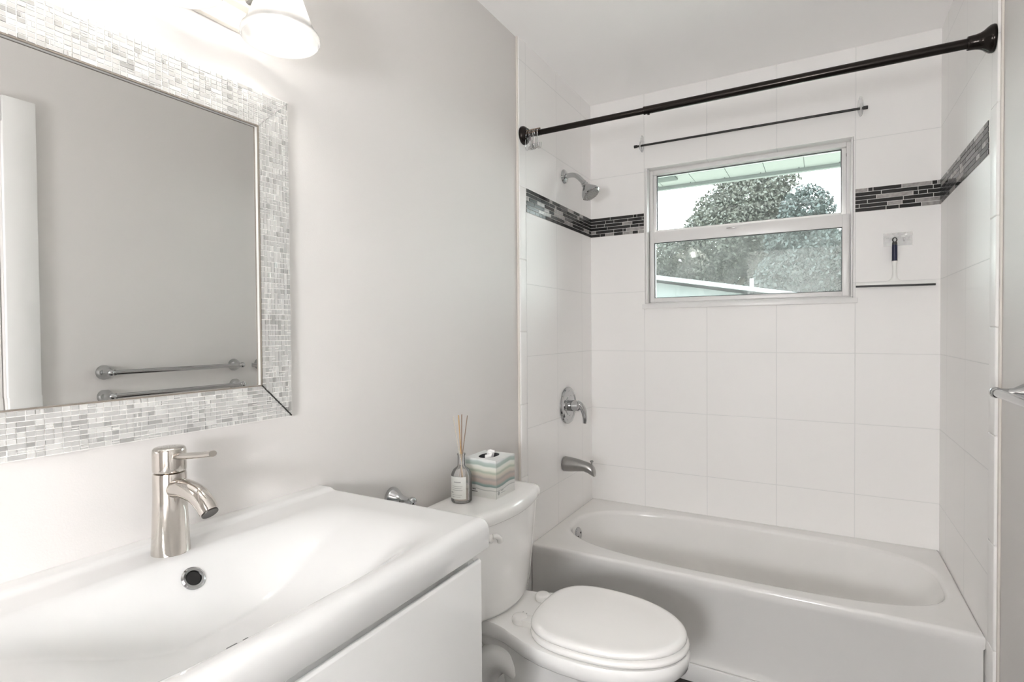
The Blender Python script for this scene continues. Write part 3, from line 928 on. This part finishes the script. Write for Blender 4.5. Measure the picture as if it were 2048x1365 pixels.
# ------------------------------------------------------------------ vanity cabinet, sink, faucet
VY0, VY1 = -2.655, -1.826
van = thing('vanity_cabinet', 'white gloss vanity cabinet with a wide drawer under the sink', 'cabinet', (0.23, -2.24, FL))
bm = B()
box(bm, -0.010, 0.448, VY0 + 0.014, VY0 + 0.032, 0.18, 0.808); box(bm, -0.010, 0.448, VY1 - 0.032, VY1 - 0.014, 0.18, 0.808)
box(bm, -0.010, 0.0, VY0 + 0.032, VY1 - 0.032, 0.18, 0.808); box(bm, 0.0, 0.448, VY0 + 0.032, VY1 - 0.032, 0.18, 0.198)
box(bm, 0.432, 0.448, VY0 + 0.032, VY1 - 0.032, 0.768, 0.808)
obj('cabinet_body', bm, M['cab'], van, bevel=0.001)
for y in (VY0 + 0.05, VY1 - 0.06):
    for x in (0.04, 0.41):
        bm = B(); box(bm, x - 0.018, x + 0.018, y - 0.018, y + 0.018, FL, 0.18)
        obj('cabinet_leg', bm, M['chrome'], van, bevel=0.001)
for k, (z0, z1) in enumerate(((0.497, 0.792), (0.186, 0.492))):
    bm = B()
    pr = [(0.450, z0), (0.470, z0), (0.470, z1 - 0.004), (0.466, z1), (0.462, z1), (0.450, z1 - 0.014)]
    loft(bm, [[(x, y, z) for x, z in pr] for y in (VY0 + 0.012, VY1 - 0.017)])
    dr = obj('drawer_front', bm, M['gloss_white'], van, smooth=False, bevel=0.0008, seg=1)

bm = B(); lathe(bm, [(0.007, 0), (0.008, 0.012), (0.0115, 0.020), (0.0115, 0.030), (0.006, 0.034)], (0.430, VY1 - 0.0141, 0.757), (0, 1, 0), 18)
obj('side_knob', bm, M['chrome'], van)

snk = thing('washbasin', 'wide white ceramic sink top set on the vanity', 'sink', (0.23, -2.24, 0.81))
sm = lambda t: 0 if t <= 0 else (1 if t >= 1 else t * t * (3 - 2 * t))
ZS = 0.8735
def basin_z(x, y):
    z = ZS
    z += 0.0055 * (1 - sm((x - 0.022) / 0.020))
    b = sm((x - 0.100) / 0.115) * sm((0.452 - x) / 0.105) * sm((-1.900 - y) / 0.30) * sm((y + 2.580) / 0.30)
    z -= 0.105 * b
    return z
xs = [-0.0125 + 0.0055 * i for i in range(0, 86)]
xs = [x for x in xs if x < 0.455]
ys = [VY0 + 0.010 + (VY1 - VY0 - 0.020) * i / 130 for i in range(131)]
cols = [(x, 0.0) for x in xs] + [(0.456 + 0.022 * math.sin(PI / 2 * k / 8), 0.022 * (1 - math.cos(PI / 2 * k / 8))) for k in range(9)]
rws = [(VY0 + 0.010 - 0.010 * math.sin(PI / 2 * k / 5), 0.010 * (1 - math.cos(PI / 2 * k / 5))) for k in range(5, 0, -1)] + [(y, 0.0) for y in ys] + [(VY1 - 0.010 + 0.010 * math.sin(PI / 2 * k / 5), 0.010 * (1 - math.cos(PI / 2 * k / 5))) for k in range(1, 6)]
bm = B()
g = [[bm.verts.new((x, y, basin_z(min(x, 0.4555), y) - max(dx, dy) - 0.3 * min(dx, dy))) for y, dy in rws] for x, dx in cols]
for i in range(len(g) - 1):
    for j in range(len(rws) - 1):
        bm.faces.new((g[i][j], g[i][j + 1], g[i + 1][j + 1], g[i + 1][j]))
bd = [g[i][0] for i in range(len(g))] + [g[-1][j] for j in range(1, len(rws))] + [g[i][-1] for i in range(len(g) - 2, -1, -1)] + [g[0][j] for j in range(len(rws) - 2, 0, -1)]
lo1 = [bm.verts.new((v.co.x, v.co.y, 0.813)) for v in bd]
lo2 = [bm.verts.new((0.23 + (v.co.x - 0.23) * 0.985, -2.24 + (v.co.y + 2.24) * 0.992, 0.809)) for v in bd]
for A_, B_ in ((bd, lo1), (lo1, lo2)):
    for i in range(len(A_)):
        j = (i + 1) % len(A_)
        bm.faces.new((A_[i], A_[j], B_[j], B_[i]))
obj('basin', bm, M['sink'], snk, angle=60)
# overflow ring set in the back slope of the bowl
ocx, ocy = 0.1432, -2.2405
dz = (basin_z(ocx + 0.004, ocy) - basin_z(ocx - 0.004, ocy)) / 0.008
nrm = Vector((-dz, 0, 1)).normalized()
oc = Vector((ocx, ocy, basin_z(ocx, ocy)))
bm = B(); lathe(bm, [(0.0195, -0.003), (0.0195, 0.0015), (0.0165, 0.0035), (0.0130, 0.0030), (0.0118, 0.0005), (0.0118, -0.002)], oc, nrm, 36, cap0=True, cap1=False)
orr = obj('overflow_ring', bm, M['chrome'], snk)
bm = B(); lathe(bm, [(0.0119, 0.0), (0.0116, 0.0012), (0.006, 0.0014)], oc, nrm, 28); obj('overflow_hole', bm, M['black_hole'], orr)  # solid black disc stands in for the shade inside the hole
bm = B(); zb = basin_z(0.312, -2.24)
lathe(bm, [(0.03, -0.004), (0.031, 0.001), (0.029, 0.003), (0.024, 0.001), (0.022, 0.004), (0.0, 0.006)], (0.312, -2.24, zb), (0, 0, 1), 32, cap1=False)
obj('sink_drain', bm, M['chrome'], snk)
bm = B()
for a, b in ((-2.372, -2.358), (-2.350, -2.343)):
    x = 0.4385
    lp = []
    for y in (a, b):
        zt = basin_z(x, y)
        lp.append([(x - 0.0006, y, zt - 0.002), (x + 0.0006, y, zt - 0.002), (x + 0.0006, y, zt + 0.0006), (x - 0.0006, y, zt + 0.0006)])
    loft(bm, lp)
obj('rim_chip', bm, M['ink'], snk, smooth=False)

fau = thing('faucet', 'polished single lever faucet behind the sink bowl', 'faucet', (0.076, -2.2385, ZS))
FX, FY = 0.074, -2.2385
bm = B()
lathe(bm, [(0.0305, 0.0), (0.0305, 0.003), (0.0295, 0.02), (0.0278, 0.06), (0.0265, 0.10), (0.0262, 0.137), (0.0255, 0.141), (0.022, 0.142)], (FX, FY, ZS - 0.001), (0, 0, 1), 48, sx=1.0, sy=1.0)
obj('faucet_body', bm, M['faucet'], fau)
bm = B()
lathe(bm, [(0.022, 0.142), (0.0256, 0.144), (0.0262, 0.147), (0.0262, 0.178), (0.0255, 0.183), (0.023, 0.1855), (0.010, 0.1865)], (FX, FY, ZS - 0.001), (0, 0, 1), 48)
p = [(FX + 0.020, FY, ZS + 0.171), (FX + 0.045, FY, ZS + 0.173), (FX + 0.095, FY, ZS + 0.180), (FX + 0.128, FY, ZS + 0.186)]
tube(bm, p, [0.0085, 0.0082, 0.0074, 0.0070], 16, sx=0.72)
obj('lever', bm, M['faucet'], fau, angle=50)
bm = B()
p = smooth_path([(FX + 0.008, FY, ZS + 0.112), (FX + 0.040, FY, ZS + 0.117), (FX + 0.076, FY, ZS + 0.113), (FX + 0.101, FY, ZS + 0.101), (FX + 0.117, FY, ZS + 0.086)], 8)
tube(bm, p, [0.0175 - 0.0025 * i / (len(p) - 1) for i in range(len(p))], 28)
spo = obj('spout', bm, M['faucet'], fau, angle=60)
d = Vector((p[-1] - p[-2])).normalized()
bm = B(); lathe(bm, [(0.0136, 0.0002), (0.0130, 0.0016), (0.008, 0.0012), (0.002, 0.0012)], p[-1], d, 24); obj('aerator', bm, M['darkchrome'], spo)

# ------------------------------------------------------------------ framed mirror
mir = thing('wall_mirror', 'large wall mirror in a silver mosaic frame above the sink', 'mirror', (XL, -2.38, 1.425))
MY1, MY0 = -1.9265, -2.835
MZ0, MZ1 = 1.065, 1.786
FWD = 0.0785
FX0, FX1 = XL, 0.0075          # back and front of the frame
GX = -0.001                   # mirror surface
iy0, iy1, iz0, iz1 = MY0 + FWD, MY1 - FWD, MZ0 + FWD, MZ1 - FWD
bv = 0.018
bm = B()
e = 0.0006
a = [(GX + e, iy0, iz0), (GX + e, iy1, iz0), (GX + e, iy1, iz1), (GX + e, iy0, iz1)]
b = [(GX, iy0 + bv, iz0 + bv), (GX, iy1 - bv, iz0 + bv), (GX, iy1 - bv, iz1 - bv), (GX, iy0 + bv, iz1 - bv)]
c = [(XL + 0.001, y, z) for _, y, z in a]
va, vb, vc = ([bm.verts.new(q) for q in s] for s in (a, b, c))
bm.faces.new(vb)
for i in range(4):
    j = (i + 1) % 4
    bm.faces.new((va[i], va[j], vb[j], vb[i]))
    bm.faces.new((vc[i], vc[j], va[j], va[i]))
bm.faces.new(list(reversed(vc)))
obj('mirror_glass', bm, M['mirror'], mir, smooth=False)

def frame_bar(side, seedv):
    """one mitred frame bar: slab, inner lip and rows of small metal tiles"""
    rnd = random.Random(seedv)
    L = (MY1 - MY0) if side in ('top', 'bottom') else (MZ1 - MZ0)
    def P(u, v, x):
        # u along the bar, v from outer edge inwards
        if side == 'top': return (x, MY0 + u, MZ1 - v)
        if side == 'bottom': return (x, MY0 + u, MZ0 + v)
        if side == 'right': return (x, MY1 - v, MZ0 + u)
        return (x, MY0 + v, MZ0 + u)
    bm = B()
    g = 0.0007 if side == 'bottom' else 0.0003
    xf = FX1 - 0.0016
    # slab
    o = [(g, 0), (L - g, 0), (L - FWD - g, FWD), (FWD + g, FWD)]
    loft(bm, [[P(u, v, FX0 + 0.0005) for u, v in o], [P(u, v, xf) for u, v in o]], mi=3)
    rows = 9
    rh = (FWD - 0.003) / rows
    cw = 0.0117
    gg = 0.00055
    sg = ((-1, -1), (1, -1), (1, 1), (-1, 1))
    def tile(u0, u1, v0, v1, mi):
        e = 0.0002
        if min(u1, L - v0 - e) - max(u0, v0 + e) < 0.003: return
        cl_ = lambda u, v: min(max(u, v + e), L - v - e)
        h = rnd.uniform(0.0008, 0.0020)
        tu, tv = rnd.gauss(0, 0.0002), rnd.gauss(0, 0.0002)
        A = [(cl_(a_, b_), b_) for a_, b_ in ((u0 + gg, v0 + gg), (u1 - gg, v0 + gg), (u1 - gg, v1 - gg), (u0 + gg, v1 - gg))]
        if A[2][0] - A[3][0] < 0.0009: A[2] = (A[3][0] + 0.0009, A[2][1]) if u0 < L / 2 else A[2]; A[3] = (A[2][0] - 0.0009, A[3][1])
        lp0 = [P(a_, b_, xf - 0.0003) for a_, b_ in A]
        lp1 = [P(a_ - q[0] * 0.0004, b_ - q[1] * 0.0004, xf + h + q[0] * tu + q[1] * tv) for (a_, b_), q in zip(A, sg)]
        loft(bm, [lp0, lp1], False, True, mi)
    pick = lambda: rnd.choices((0, 1, 2), (0.66, 0.22, 0.12))[0]
    for r in range(rows):
        v0, v1 = 0.0008 + r * rh, 0.0008 + (r + 1) * rh
        c_ = 0
        while c_ * cw < L:
            k = rnd.random()
            u0 = c_ * cw
            if k < 0.66: tile(u0, u0 + cw, v0, v1, pick()); c_ += 1
            elif k < 0.82: tile(u0, u0 + 2 * cw, v0, v1, pick()); c_ += 2
            elif k < 0.92:
                tile(u0, u0 + cw, v0, v0 + rh * 0.45, pick()); tile(u0, u0 + cw, v0 + rh * 0.45, v1, pick()); c_ += 1
            else:
                tile(u0, u0 + cw * 0.5, v0, v1, pick()); tile(u0 + cw * 0.5, u0 + cw, v0, v1, pick()); c_ += 1
    fb = obj('frame_bar', bm, [M['fr_a'], M['fr_b'], M['fr_c'], M['fr_g']], mir, smooth=False)
    bm = B()
    loft(bm, [[P(u, v, x) for u, v in ((FWD - 0.002, FWD - 0.0022), (L - FWD + 0.002, FWD - 0.0022), (L - FWD, FWD + 0.0002), (FWD, FWD + 0.0002))] for x in (GX + 0.0045, FX1)])
    obj('frame_lip', bm, M['fr_lip'], fb, smooth=False)
    bm = B()
    loft(bm, [[P(u, v, x) for u, v in ((FWD - 0.002, FWD - 0.0022), (L - FWD + 0.002, FWD - 0.0022), (L - FWD, FWD - 0.0002), (FWD, FWD - 0.0002))] for x in (FX0 + 0.001, GX + 0.0045)])
    obj('shadow_gap', bm, M['fr_dark'], fb, smooth=False)  # black strip painted in for the shade between lip and glass
for i, s in enumerate(('top', 'bottom', 'right', 'left')): frame_bar(s, 40 + i)
bm = B(); loft(bm, [[(x, y, z) for y, z in ((MY0 + 0.004, MZ0 + 0.004), (MY1 - 0.004, MZ0 + 0.004), (MY1 - 0.004, MZ1 - 0.004), (MY0 + 0.004, MZ1 - 0.004))] for x in (XL + 0.0002, XL + 0.0008)])
obj('backing_board', bm, M['fr_dark'], mir, smooth=False)
bm = B()
for a_, b_ in (((MY1 - 0.002, MZ0 + 0.002), (MY1 - FWD, MZ0 + FWD)),):
    d_ = 0.0011
    loft(bm, [[(x, a_[0] - d_, a_[1] - d_), (x, a_[0] + d_, a_[1] + d_), (x, b_[0] + d_, b_[1] + d_), (x, b_[0] - d_, b_[1] - d_)] for x in (FX1 - 0.003, FX1 + 0.0003)])
obj('corner_seam', bm, M['fr_dark'], mir, smooth=False)

# ------------------------------------------------------------------ vanity light
vl = thing('vanity_light', 'three-shade vanity light bar lit above the mirror', 'lamp', (XL, -2.24, 1.93))
bm = B()
pr = [(XL + 0.0005, 1.899), (XL + 0.016, 1.899), (XL + 0.016, 1.940), (XL + 0.030, 1.948), (XL + 0.030, 1.972), (XL + 0.016, 1.980), (XL + 0.016, 2.020), (XL + 0.0005, 2.020)]
loft(bm, [[(x, y, z) for x, z in pr] for y in (-2.53, -1.95)])
obj('back_plate', bm, M['satin'], vl, bevel=0.0015, smooth=False)
SX = 0.118
for y in (-2.03, -2.24, -2.45):
    bm = B()
    tube(bm, smooth_path([(XL + 0.028, y, 1.960), (0.05, y, 1.975), (0.095, y, 2.005), (SX, y, 2.000), (SX, y, 1.975)], 6), 0.008, 12)
    lathe(bm, [(0.010, 0), (0.024, 0.004), (0.026, 0.030), (0.022, 0.032)], (SX, y, 1.990), (0, 0, -1), 24)
    obj('lamp_arm', bm, M['nickel'], vl)
    bm = B()
    out_ = [(0.028, 1.975), (0.034, 1.966), (0.041, 1.945), (0.050, 1.918), (0.060, 1.890), (0.067, 1.874), (0.0735, 1.866), (0.0755, 1.860), (0.0755, 1.854), (0.073, 1.850)]
    inn = [(r - 0.003, z + 0.001) for r, z in reversed(out_[:-1])]
    lathe(bm, [(r, z) for r, z in out_ + inn], (SX, y, 0), (0, 0, 1), 48, cap0=False, cap1=False)
    obj('lamp_shade', bm, M['shade'], vl, angle=60)
    bm = B()
    sphere(bm, (SX, y, 1.912), 0.022, 20, 12, s=(1, 1, 1.15))
    obj('bulb', bm, M['bulb'], vl)

# ------------------------------------------------------------------ fill lamp added in the hall behind this view, unseen, to brighten the room
GLX, GLY, GLZ = 0.92, -3.72, 1.22
cl = thing('added_fill_lamp', 'added fill lamp, a glowing globe on a stand in the hall outside the doorway', 'lamp', (GLX, GLY, FL))
bm = B()
lathe(bm, [(0.13, 0.0), (0.13, 0.015), (0.02, 0.022), (0.009, 0.03), (0.009, GLZ - FL - 0.165)], (GLX, GLY, FL + 0.0005), (0, 0, 1), 32)
obj('fill_lamp_stand', bm, M['blackrod'], cl)
bm = B(); sphere(bm, (GLX, GLY, GLZ), 0.17, 32, 20); obj('fill_lamp_globe', bm, M['fill_glow'], cl)

# ------------------------------------------------------------------ towel bar (right wall) and paper holder (left wall)
TXB, TZB = 1.443, 1.101
tbar = thing('towel_bar', 'chrome towel bar on the right painted wall by the tub', 'towel bar', (XR, -1.348, TZB))
bm = B(); tube(bm, [(TXB, -1.066, TZB), (TXB, -1.634, TZB)], 0.0102, 20); obj('bar', bm, M['chrome'], tbar)
for y, s in ((-1.062, 1), (-1.638, -1)):
    bm = B()
    lathe(bm, [(0.030, 0.0), (0.030, 0.004), (0.027, 0.012), (0.019, 0.024), (0.013, 0.034), (0.0105, 0.046), (0.0105, 0.058)], (XR - 0.0005, y, TZB), (-1, 0, 0), 32)
    ps = obj('post', bm, M['chrome'], tbar)
    bm = B()
    sphere(bm, (TXB, y + s * 0.003, TZB), 0.0135, 20, 12)
    lathe(bm, [(0.012, 0), (0.012, 0.004), (0.0095, 0.006)], (TXB, y - s * 0.010, TZB), (0, -s, 0), 20)
    obj('finial', bm, M['chrome'], ps)
tp = thing('toilet_paper_holder', 'small chrome paper holder on the wall just behind the vanity', 'paper holder', (XL, -1.65, 0.788))
PZ = 0.776
for y in (-1.572, -1.735):
    bm = B()
    lathe(bm, [(0.031, 0.0), (0.031, 0.004), (0.028, 0.012), (0.019, 0.026), (0.0125, 0.040), (0.0095, 0.058), (0.009, 0.07)], (XL + 0.0005, y, PZ), (1, 0, 0), 32)
    ps = obj('post', bm, M['chrome'], tp)
    bm = B(); sphere(bm, (XL + 0.076, y, PZ), 0.013, 18, 12); obj('finial', bm, M['chrome'], ps)
bm = B(); tube(bm, [(XL + 0.076, -1.572, PZ), (XL + 0.076, -1.735, PZ)], 0.006, 14); obj('roller', bm, M['chrome'], tp)

# ------------------------------------------------------------------ tissue box and reed diffuser on the tank
ZT = 0.7182
tb = thing('tissue_box', 'cube tissue box with a watercolour stripe print on the toilet tank', 'tissue box', (0.110, -1.222, ZT))
m, nt, b_ = nodes('watercolour_box_print')
L = nt.links
t_ = nt.nodes.new('ShaderNodeTexCoord'); s_ = nt.nodes.new('ShaderNodeSeparateXYZ'); L.new(t_.outputs['Object'], s_.inputs[0])
n_ = nt.nodes.new('ShaderNodeTexNoise'); n_.inputs['Scale'].default_value = 11; n_.inputs['Detail'].default_value = 2
mp = nt.nodes.new('ShaderNodeMapping'); mp.inputs['Scale'].default_value = (1, 1, 0.35); L.new(t_.outputs['Object'], mp.inputs[0]); L.new(mp.outputs[0], n_.inputs['Vector'])
ma = nt.nodes.new('ShaderNodeMath'); ma.operation = 'MULTIPLY_ADD'; ma.inputs[1].default_value = 0.024; L.new(n_.outputs['Fac'], ma.inputs[0]); L.new(s_.outputs[2], ma.inputs[2])
mr = nt.nodes.new('ShaderNodeMapRange'); mr.inputs[1].default_value = 0.012; mr.inputs[2].default_value = 0.136; L.new(ma.outputs[0], mr.inputs[0])
rp = nt.nodes.new('ShaderNodeValToRGB')
stops = [(0.0, (0.685, 0.685, 0.658)), (0.20, (0.704, 0.704, 0.684)), (0.215, (0.401, 0.413, 0.401)), (0.24, (0.666, 0.666, 0.639)), (0.30, (0.650, 0.657, 0.637)), (0.325, (0.179, 0.259, 0.242)), (0.37, (0.258, 0.339, 0.316)), (0.40, (0.397, 0.340, 0.311)), (0.46, (0.455, 0.374, 0.339)), (0.53, (0.344, 0.321, 0.303)), (0.58, (0.509, 0.463, 0.405)), (0.64, (0.547, 0.535, 0.454)), (0.69, (0.372, 0.424, 0.349)), (0.75, (0.662, 0.668, 0.595)), (0.82, (0.702, 0.709, 0.662)), (0.86, (0.352, 0.432, 0.392)), (0.93, (0.431, 0.500, 0.477)), (0.97, (0.711, 0.731, 0.725)), (1.0, (0.745, 0.752, 0.745))]
rp.color_ramp.elements[0].position = 0; rp.color_ramp.elements[0].color = (*stops[0][1], 1)
rp.color_ramp.elements[1].position = 1; rp.color_ramp.elements[1].color = (*stops[-1][1], 1)
for p_, c_ in stops[1:-1]:
    e_ = rp.color_ramp.elements.new(p_); e_.color = (*c_, 1)
L.new(mr.outputs[0], rp.inputs[0]); L.new(rp.outputs[0], b_.inputs['Base Color'])
b_.inputs['Roughness'].default_value = 0.5
M['boxprint'] = m
bx0, bx1, by0, by1, bz1 = 0.050, 0.1695, -1.284, -1.163, 0.8425
bm = B()
n = 48
top_o = []
cx_, cy_ = (bx0 + bx1) / 2, (by0 + by1) / 2
for k in range(n):
    t = 2 * PI * (k + 0.0) / n
    c, s = math.cos(t), math.sin(t)
    r = min((bx1 - cx_) / abs(c) if abs(c) > 1e-9 else 9, (by1 - cy_) / abs(s) if abs(s) > 1e-9 else 9)
    top_o.append((cx_ + r * c, cy_ + r * s))
# snap nearest to corners
for X_ in (bx0, bx1):
    for Y_ in (by0, by1):
        i = min(range(n), key=lambda q: (top_o[q][0] - X_) ** 2 + (top_o[q][1] - Y_) ** 2); top_o[i] = (X_, Y_)
hole = [(cx_ - 0.004 + 0.030 * math.cos(2 * PI * k / n), cy_ + 0.045 * math.sin(2 * PI * k / n)) for k in range(n)]
loft(bm, [[(x, y, ZT) for x, y in top_o], [(x, y, bz1) for x, y in top_o], [(x, y, bz1) for x, y in hole], [(x, y, bz1 - 0.0008) for x, y in hole]], True, False)
obj('box_shell', bm, M['boxprint'], tb, smooth=False)
bm = B(); loft(bm, [[(x, y, bz1 - 0.0009) for x, y in hole], [(x, y, bz1 - 0.030) for x, y in hole]], False, True)
obj('box_opening', bm, M['boxdark'], tb, smooth=False)
bm = B()
rnd = random.Random(4)
for k in range(2):
    rows = []
    for i in range(7):
        row = []
        for j in range(6):
            u = i / 6 - 0.5; v = j / 5
            wv = 0.010 * math.sin(u * 9 + k * 2.2) * (0.4 + v)
            row.append((cx_ - 0.004 + wv + (0.006 if k else -0.004) * (1 - v), cy_ + 0.010 - 0.012 * k + u * 0.060 * (1 - 0.72 * v), bz1 - 0.026 + v * (0.044 - 0.010 * k) - 0.018 * abs(u) * v))
        rows.append(row)
    loft(bm, rows, False, False, closed=False)
ti = obj('tissue_sheet', bm, M['tissue'], tb, angle=60)
so_ = ti.modifiers.new('paper_thickness', 'SOLIDIFY'); so_.thickness = 0.0006
def mark_front(bm, x0, x1, z0, z1): box(bm, x0, x1, by0 - 0.0004, by0 + 0.0002, z0, z1)
def mark_side(bm, y0, y1, z0, z1): box(bm, bx1 - 0.0002, bx1 + 0.0004, y0, y1, z0, z1)
for x0, x1, z0, z1 in ((0.078, 0.092, 0.0225, 0.0250), (0.076, 0.098, 0.0155, 0.0180)):
    bm = B(); mark_front(bm, x0, x1, ZT + z0, ZT + z1); obj('printed_text', bm, M['ink'], tb, smooth=False)
for y0, y1, z0, z1 in ((-1.254, -1.241, 0.0200, 0.0225), (-1.254, -1.228, 0.0135, 0.0150)):
    bm = B(); mark_side(bm, y0, y1, ZT + z0, ZT + z1); obj('printed_text', bm, M['ink_pale'], tb, smooth=False)
bm = B(); lathe(bm, [(0.0065, 0), (0.006, 0.0005)], (bx1 - 0.0001, -1.269, ZT + 0.016), (1, 0, 0), 18)
obj('round_mark', bm, M['ink_pale'], tb)
bm = B(); mark_front(bm, bx1 - 0.0007, bx1 + 0.0003, ZT, bz1)
obj('box_seam', bm, M['ink_pale'], tb, smooth=False)

DX, DYY = 0.078, -1.347
rd = thing('diffuser_bottle', 'frosted glass diffuser bottle with a pale label on the toilet tank', 'bottle', (DX, DYY, ZT))
bm = B()
prof = [(0.026, 0.0), (0.0315, 0.001), (0.033, 0.004), (0.0332, 0.020), (0.0332, 0.082), (0.031, 0.092), (0.025, 0.102), (0.017, 0.108), (0.0122, 0.113), (0.0115, 0.122), (0.0115, 0.146), (0.0132, 0.148), (0.0132, 0.152)]
inn = [(0.0095, 0.152), (0.0095, 0.113), (0.0235, 0.101), (0.0312, 0.082), (0.0312, 0.008), (0.0, 0.0075)]
lathe(bm, prof + inn, (DX, DYY, ZT), (0, 0, 1), 40, cap0=True, cap1=False)
obj('bottle_glass', bm, M['bottle'], rd, angle=60)
bm = B(); lathe(bm, [(0.0305, 0.009), (0.0308, 0.010), (0.0308, 0.044), (0.0300, 0.045)], (DX, DYY, ZT), (0, 0, 1), 36); obj('liquid', bm, M['oil'], rd)
bm = B()
def arc(a0, a1, r, z0, z1, t=0.0003, k=18):
    inner = [(DX + r * math.cos(a0 + (a1 - a0) * i / k), DYY + r * math.sin(a0 + (a1 - a0) * i / k)) for i in range(k + 1)]
    outer = [(DX + (r + t) * math.cos(a0 + (a1 - a0) * i / k), DYY + (r + t) * math.sin(a0 + (a1 - a0) * i / k)) for i in range(k + 1)]
    pl = inner + outer[::-1]
    loft(bm, [[(x, y, ZT + z0) for x, y in pl], [(x, y, ZT + z1) for x, y in pl]])
ac = math.atan2(CAM.y - DYY, CAM.x - DX) - 0.42
arc(ac - 0.95, ac + 0.85, 0.0333, 0.014, 0.084)
lb = obj('paper_label', bm, M['paperlabel'], rd, smooth=False)
bm = B()
for z, a0, a1, h in ((0.066, -0.35, 0.35, 0.0035), (0.054, -0.55, 0.5, 0.0012), (0.048, -0.55, 0.4, 0.0012), (0.042, -0.55, 0.5, 0.0012), (0.033, -0.75, -0.45, 0.003), (0.027, -0.55, 0.45, 0.0012), (0.021, -0.55, 0.3, 0.0012)):
    arc(ac + a0, ac + a1, 0.0337, z, z + h, k=10)
obj('printed_text', bm, M['ink_pale'], lb, smooth=False)
def reed(label, mt, base, tip, r):
    o = thing('diffuser_reed', label, 'reed', base, 'reeds in the diffuser bottle')
    bm = B(); tube(bm, [base, tip], r, 8); obj('stick', bm, mt, o)
    return o
def reed1(label, mt, base, tip, r):
    bm = B(); tube(bm, [base, tip], r, 8)
    o = obj('diffuser_reed', bm, mt, org=base)
    tag(o, label, 'reed', 'reeds in the diffuser bottle')
zb_ = ZT + 0.047
reed1('thinnest pale reed, leftmost of the four in the bottle', M['reed_pale'], (DX + 0.010, DYY + 0.006, zb_), (DX - 0.010, DYY - 0.028, ZT + 0.272), 0.0011)
reed1('thick tan reed beside the leftmost pale one in the bottle', M['reed_tan'], (DX + 0.004, DYY + 0.002, zb_), (DX - 0.002, DYY - 0.010, ZT + 0.275), 0.0017)
reed1('golden brown reed standing straightest in the middle of the bottle', M['reed_brown'], (DX - 0.002, DYY + 0.002, zb_), (DX + 0.006, DYY - 0.004, ZT + 0.277), 0.0017)
reed1('dark brown reed leaning right, away from the other three', M['reed_brown'], (DX - 0.008, DYY - 0.006, zb_), (DX + 0.014, DYY + 0.016, ZT + 0.272), 0.0015)

# ------------------------------------------------------------------ tidy helper properties
for o in bpy.data.objects:
    if '_o' in o: del o['_o']
